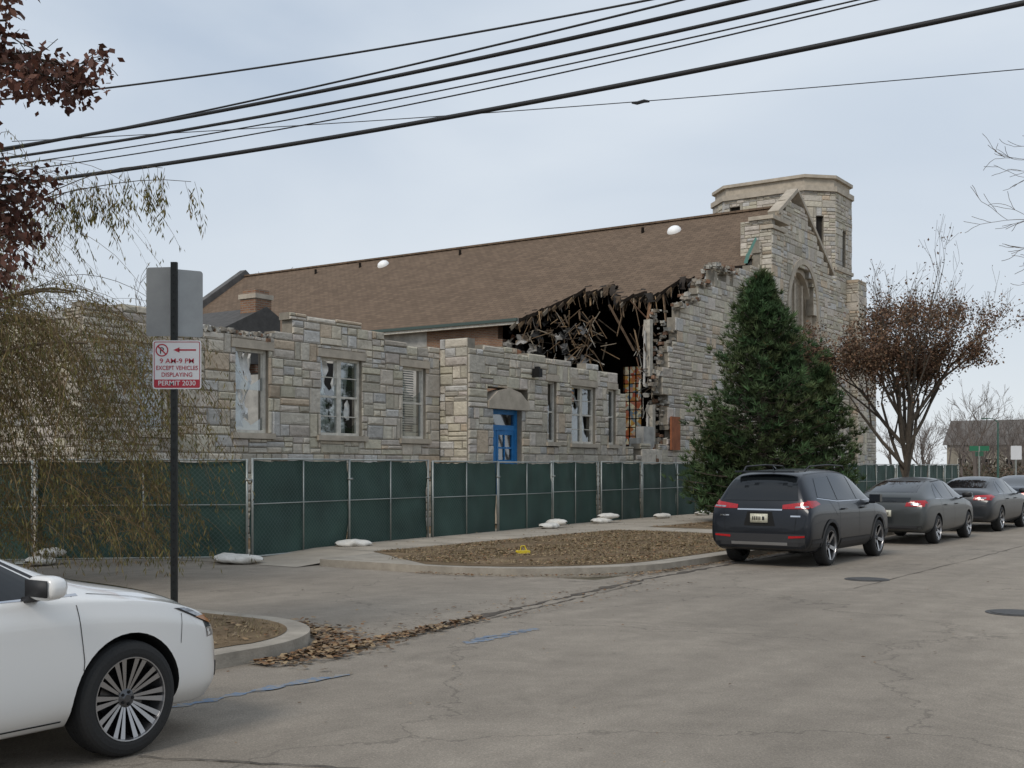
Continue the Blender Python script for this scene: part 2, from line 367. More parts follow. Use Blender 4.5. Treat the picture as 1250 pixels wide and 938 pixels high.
m_plast=mat('dirty_plaster',(.42,.41,.38),.9,var=.4,vs=1.5,bump=.3,bs=8)
def brickmat(name,c1,c2,mo,vecmode=0,bw=.22,bh=.075,ms=.012,var=.2):
    m=bpy.data.materials.new(name); m.use_nodes=True; N,Lk=nt(m); b=N['Principled BSDF']; b.inputs['Roughness'].default_value=.93; b.inputs['Specular IOR Level'].default_value=.2
    tc=N.new('ShaderNodeTexCoord'); sp=N.new('ShaderNodeSeparateXYZ'); cb=N.new('ShaderNodeCombineXYZ'); Lk.new(tc.outputs['Object'],sp.inputs[0])
    if vecmode==0:
        ad=N.new('ShaderNodeMath'); Lk.new(sp.outputs[0],ad.inputs[0]); Lk.new(sp.outputs[1],ad.inputs[1]); Lk.new(ad.outputs[0],cb.inputs[0]); Lk.new(sp.outputs[2],cb.inputs[1])
    else: Lk.new(sp.outputs[1],cb.inputs[0]); Lk.new(sp.outputs[0],cb.inputs[1])
    br=N.new('ShaderNodeTexBrick'); br.inputs['Scale'].default_value=1; br.inputs['Brick Width'].default_value=bw; br.inputs['Row Height'].default_value=bh
    br.inputs['Mortar Size'].default_value=ms; br.inputs['Color1'].default_value=(*c1,1); br.inputs['Color2'].default_value=(*c2,1); br.inputs['Mortar'].default_value=(*mo,1)
    Lk.new(cb.outputs[0],br.inputs['Vector'])
    n=N.new('ShaderNodeTexNoise'); n.inputs['Scale'].default_value=.9; n.inputs['Detail'].default_value=9; n.inputs['Roughness'].default_value=.75; Lk.new(tc.outputs['Object'],n.inputs['Vector'])
    r=N.new('ShaderNodeMapRange'); r.inputs[1].default_value=.3;r.inputs[2].default_value=.7;r.inputs[3].default_value=1-var;r.inputs[4].default_value=1+var; Lk.new(n.outputs['Fac'],r.inputs[0])
    v=N.new('ShaderNodeVectorMath'); v.operation='SCALE'; Lk.new(br.outputs['Color'],v.inputs[0]); Lk.new(r.outputs[0],v.inputs['Scale']); Lk.new(v.outputs[0],b.inputs['Base Color'])
    bp=N.new('ShaderNodeBump'); bp.inputs['Strength'].default_value=.6; bp.inputs['Distance'].default_value=.02; bp.invert=True; Lk.new(br.outputs['Fac'],bp.inputs['Height']); Lk.new(bp.outputs[0],b.inputs['Normal'])
    return m
m_brick=brickmat('common_brick',(.30,.17,.10),(.22,.11,.07),(.25,.22,.18))
m_shing=brickmat('asphalt_shingle',(.185,.132,.092),(.140,.100,.070),(.085,.06,.045),vecmode=1,bw=.34,bh=.17,ms=.010,var=.14)
wins0=[(-6.37,-5.52,2.45,4.3),(-3.66,-2.65,2.48,4.42),(-.89,.62,2.48,4.42),(2.26,3.25,2.46,4.40)]
winsP=[(7.9,8.4,2.45,4.3),(9.28,10.74,2.43,4.25),(11.59,12.08,2.43,4.25)]
door=(5.05,6.5,.9,3.35)
W_=MB()
def topL(t):
    if t<-4.9: return 4.98
    if t<-3.9: return 4.78+.12*math.sin(t*9)
    if t<-2.35: return 4.66
    if t<.75: return 5.40
    if t<1.5: return 5.22
    if t<2.6: return 5.08
    return 4.95
ops=[]
for a,b,c,d in wins0: ops+=[(a,b,c,d),(a-.14,b+.14,d,d+.2),(a-.1,b+.1,c-.13,c)]
stonewall(W_,(0,0),(1,0),(0,-1),-7.7,3.86,0,5.5,keep=lambda a,zt,z: zt<topL(a)+.1,ops=ops)
def topP(t):
    if t<4.8: return 5.2
    if t<7.5: return 5.08
    if t<10.2: return 5.0
    if t<12.0: return 4.9
    return 4.7
ops=[door,(4.75,6.8,3.35,3.95)]
for a,b,c,d in winsP: ops+=[(a,b,c,d),(a-.1,b+.1,d,d+.2),(a-.08,b+.08,c-.12,c)]
stonewall(W_,(0,-1),(1,0),(0,-1),3.86,12.75,0,5.3,keep=lambda a,zt,z: zt<topP(a)+.1 and not(a>12.5 and z>3.4+1.5*R()),ops=ops)
stonewall(W_,(3.86,-.96),(0,1),(-1,0),0,.96,0,5.25)
stonewall(W_,(-7.7,.04),(0,1),(-1,0),0,13,0,4.9,keep=lambda a,zt,z: zt<4.95)
stonewall(W_,(0,-1),(1,0),(0,-1),12.75,16.0,0,2.5,keep=lambda a,zt,z: zt<2.3+.25*math.sin(a*5))
def stub(a,zt,z):
    left=15.75+.35*math.sin(z*2.3)+.25*math.sin(z*5.1)+ (0 if z<5.5 else (z-5.5)*.35)
    top=7.5 if a<17.2 else (7.9 if a<18.2 else (8.6 if a<19.2 else 9.35))
    return a>left and zt<top+.15*math.sin(a*7)
stonewall(W_,(0,-1),(1,0),(0,-1),15.4,21.5,0,9.6,keep=stub,sc_=1.0)
def gable(a):
    if a<24.4: return 9.5 if a<22.3 else 10.0
    if a<26.2: return 12.0
    if a<28.4: return 12.55+(a-26.2)*.62
    return 13.9-(a-28.4)*.66
def arch_in(a,z,c,r,z0,zs,k=1.25):
    if z<z0 or abs(a-c)>r: return False
    if z<zs: return True
    return abs(a-c)< r*math.sqrt(max(0,1-((z-zs)/(r*k))**2))
def fac(a,zt,z):
    if zt>gable(a)+.05: return False
    if arch_in(a,z,29.2,1.6,3.5,8.7): return False
    return True
stonewall(W_,(0,-1),(1,0),(0,-1),21.5,35.4,0,14,keep=fac,sc_=.95)
stonewall(W_,(21.5,-.96),(0,1),(-1,0),0,1.2,0,9.5)
stonewall(W_,(24.4,-1.45),(0,1),(-1,0),0,1.4,6,12.0)
stonewall(W_,(0,-1.45),(1,0),(0,-1),24.4,25.7,0,11.6)
stonewall(W_,(25.7,-1.45),(0,1),(1,0),0,.45,0,11.6)
def octo(t0,t1,s0,s1,c): return [(t0,s0+c),(t0+c,s0),(t1-c,s0),(t1,s0+c),(t1,s1-c),(t1-c,s1),(t0+c,s1),(t0,s1-c)]
TO=octo(33.2,37.9,-.7,5.8,1.15)
TD=MB()
for i in range(8):
    a=V(TO[i]);b=V(TO[(i+1)%8]); d=(b-a); L_=d.length; d.normalize(); o_=V((d.y,-d.x))
    op=()
    if i==7: op=[(.3,.85,14.2,14.75)]
    if i==0: op=[(.62,1.0,12.4,13.9)]
    if i==1: op=[(1.0,1.5,11.6,13.4)]
    for q in op:
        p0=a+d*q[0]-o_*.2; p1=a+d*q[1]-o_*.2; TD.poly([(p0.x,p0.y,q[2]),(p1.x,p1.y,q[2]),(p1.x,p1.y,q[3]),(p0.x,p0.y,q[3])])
    stonewall(W_,(a.x,a.y),(d.x,d.y),(o_.x,o_.y),0,L_,0 if i in(1,2,3) else 6,15.1,ops=op,tone=.97)
TD.obj('tower_dark_backing',[m_dark],CH)  # flat near-black panels behind the openings stand in for the shade inside
stonewall(W_,(0,-.6),(1,0),(0,-1),37.9,41,0,7.5); stonewall(W_,(0,-1.3),(1,0),(0,-1),35.9,37.2,0,11)
stonewall(W_,(35.9,-1.3),(0,1),(-1,0),0,.6,0,11)
W_.obj('stone_walls',[m_stone,m_mort],CH,recalc=True)
T=MB()
def trim(x0,x1,y0,y1,z0,z1): T.box(x0,x1,y0,y1,z0,z1)
for a,b,c,d in wins0:
    trim(a-.14,b+.14,-.03,.3,d,d+.2); trim(a-.16,b+.16,-.08,.3,c-.13,c)
for a,b,c,d in winsP:
    trim(a-.1,b+.1,-1.03,-.7,d,d+.2); trim(a-.12,b+.12,-1.08,-.7,c-.12,c)
T.add([V((x,y,z)) for y in(-1.06,-.7) for x,z in((4.75,3.35),(6.8,3.35),(6.8,3.55),(6.35,3.85),(5.78,3.97),(5.2,3.85),(4.75,3.55))],
      [(6,5,4,3,2,1,0),(7,8,9,10,11,12,13)]+[(i,(i+1)%7,7+(i+1)%7,7+i) for i in range(7)])
def coping(p0,p1,w_=.5,h=.16):
    p0=V(p0);p1=V(p1); d=(p1-p0); L_=d.length/2; d.normalize(); up=V((0,1,0)).cross(d) 
    if up.z<0: up=-up
    T.obox((p0+p1)/2+up*h/2,d*L_,V((0,w_/2,0)),up*h/2)
coping((26.15,-.83,12.55),(28.4,-.83,13.93)); coping((28.4,-.83,13.93),(33.1,-.83,10.82))
coping((24.3,-1.0,12.0),(26.2,-1.0,12.0),1.1); 
T.box(24.3,25.8,-1.55,-1.0,11.6,11.75)
TOo=octo(33.1,38.0,-.8,5.9,1.18)
T.prism(TOo,15.1,15.35); T.prism(octo(33.3,37.8,-.6,5.7,1.1),15.35,15.75); T.prism(octo(33.15,37.95,-.75,5.85,1.17),15.75,15.9)
T.prism(octo(33.12,37.98,-.78,5.88,1.17),11.3,11.45)
for r,y0,y1 in((1.72,-1.07,-.55),(1.45,-.8,-.4)):
    pr=None
    for i in range(19):
        a=math.pi*i/18; p=V((29.2+r*math.cos(a),8.7+r*1.22*math.sin(a))); 
        if pr is not None:
            q=(p-V((29.2,8.7))).normalized()*.26; q0=(pr-V((29.2,8.7))).normalized()*.26
            vs=[V((x,y,z)) for y in(y0,y1) for x,z in((pr.x,pr.y),(p.x,p.y),(p.x+q.x,p.y+q.y),(pr.x+q0.x,pr.y+q0.y))]
            T.add(vs,[(0,1,2,3),(7,6,5,4),(0,4,5,1),(1,5,6,2),(2,6,7,3),(3,7,4,0)])
        pr=p
    T.box(29.2-r-.26,29.2-r,y0,y1,3.5,8.7); T.box(29.2+r,29.2+r+.26,y0,y1,3.5,8.7)
for x in(28.3,29.2,30.1): T.box(x-.09,x+.09,-.62,-.5,3.5,10)
T.box(27.8,30.6,-.6,-.52,6.6,6.8)
T.obj('stone_trim',[m_trim],CH,recalc=True)
# windows
Wn=MB()
def window(a,b,c,d,y,style):
    f=.07; Y0,Y1=y+.10,y+.20
    Wn.box(a,a+f,Y0,Y1,c,d,0);Wn.box(b-f,b,Y0,Y1,c,d,0);Wn.box(a+f,b-f,Y0,Y1,d-f,d,0);Wn.box(a+f,b-f,Y0,Y1,c,c+f,0)
    mid=(c+d)/2
    if style=='double':
        x=(a+b)/2; Wn.box(x-.07,x+.07,Y0+.003,Y1,c+f,d-f,0)
        segs=[(a+f,x-.07),(x+.07,b-f)]
    else: segs=[(a+f,b-f)]
    for si,(p,q) in enumerate(segs):
        if style!='single' : Wn.box(p,q,Y0+.02,Y1-.02,mid-.025,mid+.025,0)
        if style=='double':
            for z in((c+mid)/2,(d+mid)/2): Wn.box(p,q,Y0+.03,Y1-.03,z-.012,z+.012,0)
        for z0,z1 in((c+f,mid-.03),(mid+.03,d-f)):
            r=R()
            if style=='single' or r<.35:
                Wn.poly([(p,Y0+.05,z0),(q,Y0+.05,z0),(q,Y0+.05,z0+.35*(z1-z0)),((p*.4+q*.6),Y0+.05,z0+.12),((p*.7+q*.3),Y0+.05,z0+.3),(p+.1,Y0+.05,z1),(p,Y0+.05,z1)],1)
            else: Wn.poly([(p,Y0+.05,z0),(q,Y0+.05,z0),(q,Y0+.05,z1),(p,Y0+.05,z1)],1)
    yb=y+.38
    if style=='blind':
        for i in range(26):
            z=d-.1-i*.065; Wn.poly([(a+f,yb,z),(b-f,yb,z+.006*math.sin(i)),(b-f,yb+.03,z+.035),(a+f,yb+.03,z+.035)],3)
        return
    if style=='dark': return
    for _ in range(12 if style=='single' else 20):
        cx=U(a+.1,b-.1); cz=c+(d-c)*(1-R()**1.4)*U(.2,1) if R()<.5 else c+U(.05,.7); n=9; rr_=U(.1,.3); pts=[]
        yy=yb+U(-.05,.3)
        for i in range(n):
            an=2*math.pi*i/n; q=rr_*U(.5,1.3); pts.append((min(b-.05,max(a+.05,cx+math.cos(an)*q*.7)),yy+U(-.05,.05),min(d-.05,max(c+.02,cz+math.sin(an)*q*1.3))))
        cxm=sum(p[0] for p in pts)/n; czm=sum(p[2] for p in pts)/n
        Wn.add(pts+[(cxm,yy-.08,czm)],[(i,(i+1)%n,n) for i in range(n)],2)
    for _ in range(7):
        x0=U(a+.1,b-.25); L_=U(.5,1.5); ww=U(.06,.22); pr=None
        for i in range(9):
            z=d-.05-L_*i/8; xx=x0+.05*math.sin(i*1.1+x0); cur=((xx,yb+.05*math.sin(i),z),(xx+ww*(1-.08*i),yb+.05*math.sin(i+1),z))
            if pr: Wn.add([pr[0],pr[1],cur[1],cur[0]],[(0,1,2,3)],2)
            pr=cur
for i,(a,b,c,d) in enumerate(wins0): window(a,b,c,d,0,('blind','single','double','blind')[i])
for i,(a,b,c,d) in enumerate(winsP): window(a,b,c,d,-1,('dark','double','dark')[i])
m_curt=mat('torn_plastic_sheet',(.75,.75,.73),.8,var=.2,vs=5); m_bl=mat('grey_blind',(.2,.2,.19),.8,var=.2,vs=4)
Wn.obj('windows',[m_white,m_glass,m_curt,m_bl],CH)
m_bd=mat('blue_door_paint',(.02,.17,.42),.45,var=.2,vs=6)
D=MB(); a,b,c,d=door; y=-.82
D.box(a,a+.14,y,y+.12,c,d);D.box(b-.14,b,y,y+.12,c,d);D.box(a+.14,b-.14,y,y+.12,d-.14,d);D.box(a+.14,b-.14,y+.003,y+.12,2.75,2.9)
mid=(a+b)/2; D.box(a+.14,a+.4,y+.02,y+.09,c,2.75)
D.box(mid-.3,mid-.2,y+.02,y+.09,c,2.75); D.box(b-.24,b-.14,y+.02,y+.09,c,2.75); D.box(mid-.2,b-.24,y+.02,y+.09,c,1.9); D.box(mid-.2,b-.24,y+.02,y+.09,2.62,2.75)
D.box(mid-.2,b-.24,y+.025,y+.085,2.22,2.27); D.box(mid+.1,mid+.14,y+.028,y+.082,1.9,2.62)
D.poly([(mid-.2,y+.06,1.9),(b-.24,y+.06,1.9),(b-.24,y+.06,2.62),(mid-.2,y+.06,2.62)],1); D.poly([(a+.14,y+.06,2.9),(b-.14,y+.06,2.9),(b-.14,y+.06,d-.14),(a+.14,y+.06,d-.14)],1)
D.poly([(a+.4,y+.06,c),(mid-.3,y+.06,c),(mid-.3,y+.06,2.75),(a+.4,y+.06,2.75)],1)
D.box(a-.2,b+.2,-2.2,-1.05,.1,.88,2); D.box(a-.2,b+.2,-2.5,-2.2,.1,.6,2)
D.obj('front_door',[m_bd,m_glass,m_trim],CH)
m_blk=mat('black_metal',(.015,.015,.015),.5,.5)
D=MB(); D.box(6.95,7.13,-1.3,-1.05,4.35,4.6); D.box(6.98,7.1,-1.25,-1.12,4.6,4.66); D.obj('wall_lamp',[m_blk],CH)
# roof
EZ=8.6; SL=(13.35-EZ)/6.9
def rz(t): return EZ+(t-21.5)*SL if t<28.4 else 13.35-(t-28.4)*SL
def tear(s):
    if s>8.9: return 21.0
    base=22.5+.5*math.sin(s*1.3)+.3*math.sin(s*3.7+1)+U(-.2,.2)
    if s<1.0: base=23.6-.6*max(0,s)
    if s>6.9: base=22.6-(s-6.9)*.8+U(-.15,.15)
    return max(21.0,base)
ss=[-.6+i*.12 for i in range(int(10.1/.12))]+[9.6+i*2 for i in range(13)]+[34.1]
Rf=MB(); th=.16
prev=None
for s in ss:
    cur=(s,tear(s))
    if prev:
        a=(prev[1],prev[0]);b=(cur[1],cur[0])
        vs=[(a[0],a[1],rz(a[0])),(b[0],b[1],rz(b[0])),(28.4,b[1],13.35),(28.4,a[1],13.35)]
        Rf.add(vs,[(0,3,2,1)],0); Rf.add([(x,y,z-th) for x,y,z in vs],[(0,1,2,3)],1)
        Rf.add([vs[0],vs[1],(vs[1][0],vs[1][1],vs[1][2]-th),(vs[0][0],vs[0][1],vs[0][2]-th)],[(0,1,2,3)],1)
    prev=cur
Rf.add([(28.4,-.6,13.35),(28.4,34.1,13.35),(35.9,34.1,rz(35.9)),(35.9,-.6,rz(35.9))],[(0,1,2,3)],0)
Rf.add([(28.4,-.6,13.35-th),(28.4,34.1,13.35-th),(35.9,34.1,rz(35.9)-th),(35.9,-.6,rz(35.9)-th)],[(3,2,1,0)],1)
m_deck=mat('darkened_roof_deck',(.02,.016,.013),.95,var=.4,vs=3,spec=.1)  # dark wood, not burnt; shade under the roof is put into the colour
Rf.obj('roof',[m_shing,m_deck],CH)
Rf=MB(); Rf.box(28.25,28.55,-.6,34.1,13.33,13.42); Rf.obj('ridge_cap',[m_shing],CH)
Rf=MB(); Rf.box(20.95,21.1,8.95,34.1,8.0,8.26,0); Rf.box(20.85,20.95,8.95,34.0,8.12,8.25,1)
Rf.obj('eave_gutter',[m_white,mat('dull_green_gutter',(.05,.08,.07),.6)],CH)
Rf=MB()
vs=[]
for y in(34.1,34.6):
    vs+= [(20.9,y,7),(20.9,y,rz(20.9)+.5),(28.4,y,13.75),(35.9,y,rz(35.9)+.5),(35.9,y,7)]
Rf.add(vs,[(0,1,2,3,4),(9,8,7,6,5),(0,5,6,1),(1,6,7,2),(2,7,8,3),(3,8,9,4)])
Rf.box(20.9,35.9,34.1,34.6,0,7)
Rf.obj('rear_gable',[mat('dark_slate_parapet',(.11,.105,.10),.8,var=.3,vs=2)],CH)
S=MB()
S.box(21.5,21.9,14.5,34.1,0,8.3,1)
def brickstrip(s0,s1,fn,step=.22):
    s=s0
    while s<s1-1e-4:
        e=min(s+step*U(.7,1.4),s1); S.box(21.5,21.9,s,e,0,max(.3,fn(s)),2); s=e
brickstrip(9.2,14.5,lambda s:8.3 if s>10.4 else 8.3-(10.4-s)*2.6+U(-.3,.3))
brickstrip(6.3,9.2,lambda s:3.2+(s-6.3)*.8+U(-.4,.4))
brickstrip(.2,1.2,lambda s:7.5-s*3+U(-.4,.4),.18)
ws=[(10.3,11.5),(6.0,7.2),(1.8,3.0),(14.6,15.8),(18.9,20.1),(23.2,24.4)]
ws.sort(); p=-.6
for a,b in ws: S.box(34.9,35.3,p,a,0,9,0); S.box(34.9,35.3,a,b,0,2.9,0); S.box(34.9,35.3,a,b,7.2,9,0); p=b
S.box(34.9,35.3,p,34.1,0,9,0)
S.box(21.9,34.9,-.6,34.1,.9,1.1,0)
S.box(21.9,34.9,20,20.3,1.1,8.6,0)
S.box(21.9,27.4,-.62,-.5,1.1,9,0); S.box(31,34.9,-.62,-.5,1.1,9,0)
for s in(1.5,5,8.5,12,15.5):
    for x0,x1 in((21.6,28.4),(35.2,28.4)):
        a=V((x0,s,8.1));b=V((28.4,s,12.9)); d=(b-a)/2
        if x0<25 and s<9: a=V((23.6,s,9.5)); d=(b-a)/2
        S.obox((a+b)/2,d,V((0,.12,0)),V((0,0,.16)),0)
    S.box(24.5,33.5,s-.1,s+.1,9.3,9.55,0)
m_soot_shade=mat('sooty_shaded_plaster',(.035,.03,.025),.95,var=.5,vs=1.2,spec=.1)  # sooty plaster, blackened further: the shade of the open nave is in the colour
S.obj('nave_shell',[m_soot_shade,m_plast,m_brick],CH)
def stained():
    m=bpy.data.materials.new('stained_glass'); m.use_nodes=True; N,Lk=nt(m); N.remove(N['Principled BSDF'])
    tc=N.new('ShaderNodeTexCoord'); vo=N.new('ShaderNodeTexVoronoi'); vo.inputs['Scale'].default_value=5; Lk.new(tc.outputs['Object'],vo.inputs['Vector'])
    cr=N.new('ShaderNodeValToRGB'); e=cr.color_ramp.elements; e[0].color=(.3,.18,.04,1); e[1].color=(.5,.42,.25,1); e.new(.35).color=(.22,.05,.03,1); e.new(.6).color=(.35,.30,.2,1); e.new(.8).color=(.08,.11,.14,1)
    sp=N.new('ShaderNodeSeparateColor'); Lk.new(vo.outputs['Color'],sp.inputs[0]); Lk.new(sp.outputs[0],cr.inputs[0])
    t1=N.new('ShaderNodeBsdfTransparent'); t2=N.new('ShaderNodeBsdfTranslucent'); mx=N.new('ShaderNodeMixShader'); mx.inputs[0].default_value=.5
    Lk.new(cr.outputs[0],t1.inputs[0]); Lk.new(cr.outputs[0],t2.inputs[0]); Lk.new(t1.outputs[0],mx.inputs[1]); Lk.new(t2.outputs[0],mx.inputs[2]); Lk.new(mx.outputs[0],N['Material Output'].inputs[0]); return m
G=MB()
for a,b in ws:
    G.poly([(35.1,a,2.9),(35.1,b,2.9),(35.1,b,7.2),(35.1,a,7.2)],0)
    for i in range(1,3): y=a+(b-a)*i/3; G.box(35.02,35.08,y-.025,y+.025,2.9,7.2,1)
    for i in range(1,9): z=2.9+i*4.3/9; G.box(35.03,35.07,a,b,z-.025,z+.025,1)
G.poly([(27.55,-.56,3.5),(30.85,-.56,3.5),(30.85,-.56,8.7),(30.3,-.56,10.1),(29.2,-.56,10.8),(28.1,-.56,10.1),(27.55,-.56,8.7)],2)
m_lead=mat('leaded_glass_dusty',(.24,.195,.14),.4,var=.5,vs=9)
G.obj('stained_glass_windows',[stained(),m_blk,m_lead],CH)
# wreckage
m_wood=mat('wreckage_debris',(1,1,1),.95,attr=True,var=.35,vs=5,spec=.15)
B=MB()
DK=[(.03,.024,.018),(.06,.045,.032),(.11,.08,.055),(.025,.022,.02),(.17,.12,.078),(.13,.12,.11)]
WD=[(.22,.15,.09),(.28,.19,.11),(.16,.11,.07),(.24,.2,.15)]
LT=[(.35,.33,.29),(.28,.25,.21),(.4,.38,.34),(.22,.19,.15),(.2,.12,.08)]
def stick(p,d,L_,w_,h,col):
    d=V(d).normalized(); a=d.cross(V((0,0,1))); 
    if a.length<.1: a=V((1,0,0))
    a.normalize(); b=d.cross(a); p=V(p); e=p+d*L_
    q=[p+a*w_/2,p-a*w_/2]; r=[e+a*w_*U(0,.4),e-a*w_*U(.1,.5)]
    vs=[q[0]+b*h/2,q[1]+b*h/2,r[1]+b*h/2+d*U(0,.12),r[0]+b*h/2,q[0]-b*h/2,q[1]-b*h/2,r[1]-b*h/2,r[0]-b*h/2+d*U(0,.1)]
    B.add(vs,[(0,1,2,3),(7,6,5,4),(0,4,5,1),(1,5,6,2),(2,6,7,3),(3,7,4,0)],0,col)
for i in range(34):
    s=.1+i*.27; t=tear(s); stick((t+.6,s,rz(t+.6)-.2),(-1,U(-.08,.08),-SL+U(-.1,.05)),U(.7,1.35),.05,.16,random.choice(DK+WD))
for _ in range(170):
    s=U(.3,9.0); t=tear(s)+U(-.05,.4)
    stick((t,s,rz(t)-U(.05,.25)),(U(-.45,.15),U(-.4,.4),-1),U(.15,.7)*(1.8 if R()<.15 else 1),U(.02,.09),.02,random.choice(DK+DK+WD+LT[3:]))
for _ in range(26):
    s=U(.2,8.8); t=tear(s)+.1; w2=U(.10,.28); L_=U(.15,.5); pr=None; tw=U(-.2,.2); c=random.choice([(.13,.09,.065),(.05,.042,.036),(.09,.065,.045),(.035,.032,.03)])
    for j in range(6):
        q=j/5; x=t-.35*math.sin(q*1.5)*L_; z=rz(t)+.015-L_*q*q-.1*q; ww=w2*(1-.7*q*R())
        cur=((x,s-ww+tw*q,z+U(-.04,.04)),(x,s+ww+tw*q,z+U(-.04,.04)))
        if pr: B.add([pr[0],pr[1],cur[1],cur[0]],[(0,1,2,3)],0,c)
        pr=cur
for _ in range(130):
    s=U(5.4,9.0); t=U(21.3,22.8); z=U(6.2,8.6)
    stick((t,s,z),(U(-.4,.4),U(-1,1),U(-1,.2)),U(.3,1.2),U(.03,.10),.03,random.choice(DK+WD+LT[2:4]))
stick((22.2,3.0,9.0),(-.1,.12,-1),1.9,.42,.04,(.34,.20,.12)); stick((22.3,2.5,9.1),(0,-.1,-1),1.3,.15,.04,(.25,.17,.11))
stick((22,1.0,9.0),(0,.05,-1),1.6,.15,.04,(.2,.15,.1)); stick((23,5.5,8.8),(.2,-.5,-1),2.3,.14,.1,(.14,.10,.07)); stick((22.6,4.4,9.0),(.1,.35,-1),1.7,.10,.06,(.2,.14,.09))
for _ in range(34):
    s=U(5.8,10.3); c=V((21.25+U(-.25,.5),s,U(6.0,8.2))); n=11; r=U(.10,.36); pts=[]
    for i in range(n):
        a=2*math.pi*i/n; q=r*U(.35,1.25); pts.append(c+V((U(-.1,.1),math.cos(a)*q,math.sin(a)*q*.8)))
    col=random.choice([(.04,.04,.04),(.28,.27,.25),(.12,.12,.12),(.34,.33,.31),(.2,.16,.12),(.03,.03,.03),(.26,.14,.09)])
    B.add(pts+[c+V((U(.05,.3),0,0))],[(i,(i+1)%n,n) for i in range(n)],0,col)
for _ in range(150):
    z=U(1.6,7.3); a=15.55+.35*math.sin(z*2.3)+.25*math.sin(z*5.1)+(0 if z<5.5 else (z-5.5)*.35)+U(-.25,.15)
    B.chunk((a,-1.0+U(.05,.6),z),U(.04,.13),0,random.choice(LT))
for z0,z1,x in((4.9,6.9,14.95),(1.9,3.9,15.15)): 
    B.box(x,x+.22,-.75,-.5,z0,z1,0,(.42,.39,.33)); B.path([(x-.15,-.6,z0-.3),(x-.1,-.6,z1-.4)],[.04,.04],6,0,(.45,.43,.40))
for _ in range(60): stick((15.1+U(-.3,.5),-.6+U(-.2,.4),U(2.2,7)),(U(-.8,.2),U(-.2,.2),U(-.8,.6)),U(.2,.8),U(.02,.08),.02,random.choice(DK+LT+WD))
for _ in range(1500):
    t=U(12.6,21.3); s=U(-.6,9); h=1.5+1.0*noise.noise(V((t*.4,s*.4,0)))
    B.chunk((t,s,U(0,max(.3,h))),U(.07,.28),0,random.choice(LT+[(.15,.12,.1)]))
for _ in range(220):
    t=U(-4.75,-2.4); s=U(.0,.35)
    B.chunk((t,s,4.66+U(0,.16)),U(.03,.09),0,random.choice(LT))
for _ in range(170):
    t=U(16.5,21.6); z=(7.5 if t<17.2 else 7.9 if t<18.2 else 8.6 if t<19.2 else 9.35)+U(-.05,.15)
    B.chunk((t,U(-1.2,-.8),z),U(.04,.12),0,random.choice(LT))
for _ in range(160):
    s=U(-.9,.3); B.chunk((21.5+U(-.1,.3),s,9.5+U(-.1,.15)),U(.04,.12),0,random.choice(LT))
B.obj('wreckage',[m_wood],CH)
B=MB(); B.poly([(22.6,-1.06,10.2),(22.9,-1.07,10.2),(23.75,-1.07,11.1),(23.6,-1.06,11.15)]); B.poly([(22.4,-1.07,9.9),(22.75,-1.08,9.95),(23.0,-1.07,10.3),(22.7,-1.06,10.35)]); B.obj('copper_flashing',[mat('verdigris',(.16,.36,.28),.7)],CH)
B=MB(); B.box(15.9,16.6,-1.12,-1.06,2.3,3.5,0); B.box(14.2,15.0,-.9,-.6,2.2,3.1,1); B.box(13.9,14.4,-.8,-.5,2.2,2.7,1)
B.obj('torn_panels',[mat('rust_panel',(.30,.10,.04),.8,var=.3),m_plast],CH)
I=MB()
I.box(-7.3,12.3,9.6,9.9,0,4.9,0); I.box(-7.3,12.3,.4,9.6,.9,1.1,0); I.box(-5.0,-4.85,.4,9.6,1.1,4.3,0); I.box(3.9,4.1,.0,9.6,1.1,4.6,0); I.box(12.4,12.6,-.6,9.6,0,3.8,0)
I.box(4.2,12.3,-.6,9.6,4.55,4.7,1)
I.box(-7.3,-5.2,1.6,1.85,1.1,4.9,2)
I.box(1.0,3.8,2.6,2.8,1.1,4.6,1)
I.box(4.55,5.25,8.05,8.75,4.7,7.15,2); I.box(4.5,5.3,8.0,8.8,7.15,7.3,3); I.box(4.6,5.2,8.1,8.7,7.3,7.45,2)
I.obj('wing_interior',[m_plast,m_dark,m_brick,m_trim],CH)
I=MB(); I.add([(2.2,8,5.6),(5.0,8,6.9),(5.6,8,6.6),(5.6,8,5.0),(2.2,8,5.0),(2.2,11,5.6),(5.0,11,6.9),(5.6,11,6.6),(5.6,11,5.0),(2.2,11,5.0)],[(0,1,2,3,4),(9,8,7,6,5),(0,5,6,1),(1,6,7,2),(2,7,8,3),(4,3,8,9),(0,4,9,5)])
I.obj('roof_dormer',[mat('slate_dark',(.07,.065,.06),.8,var=.3,vs=5)],CH)
m_vent=mat('white_vent_plastic',(.95,.95,.93),.5)
for t,s in((27.34,4.51),(27.6,22.4)):
    I=MB(); prof=[(.01,.24),(.15,.23),(.26,.17),(.33,.06),(.34,-.15)]
    M=Matrix.Translation((t,s,rz(t)))@Matrix.Rotation(-math.atan(SL),4,'Y')@Matrix.Rotation(math.radians(90),4,'X'); I.lathe(prof,20,0,M); I.obj('roof_vent',[m_vent],CH,smooth=True,recalc=True)
I=MB()
for t,s in((27.6,6.3),(27.7,17.2),(27.6,27.5),(27.7,24.2)): I.path([(t,s,rz(t)-.1),(t,s,rz(t)+.25)],[.07,.07],8)
I.obj('roof_vent_pipes',[m_deck],CH)
print('church',time.time()-T0)
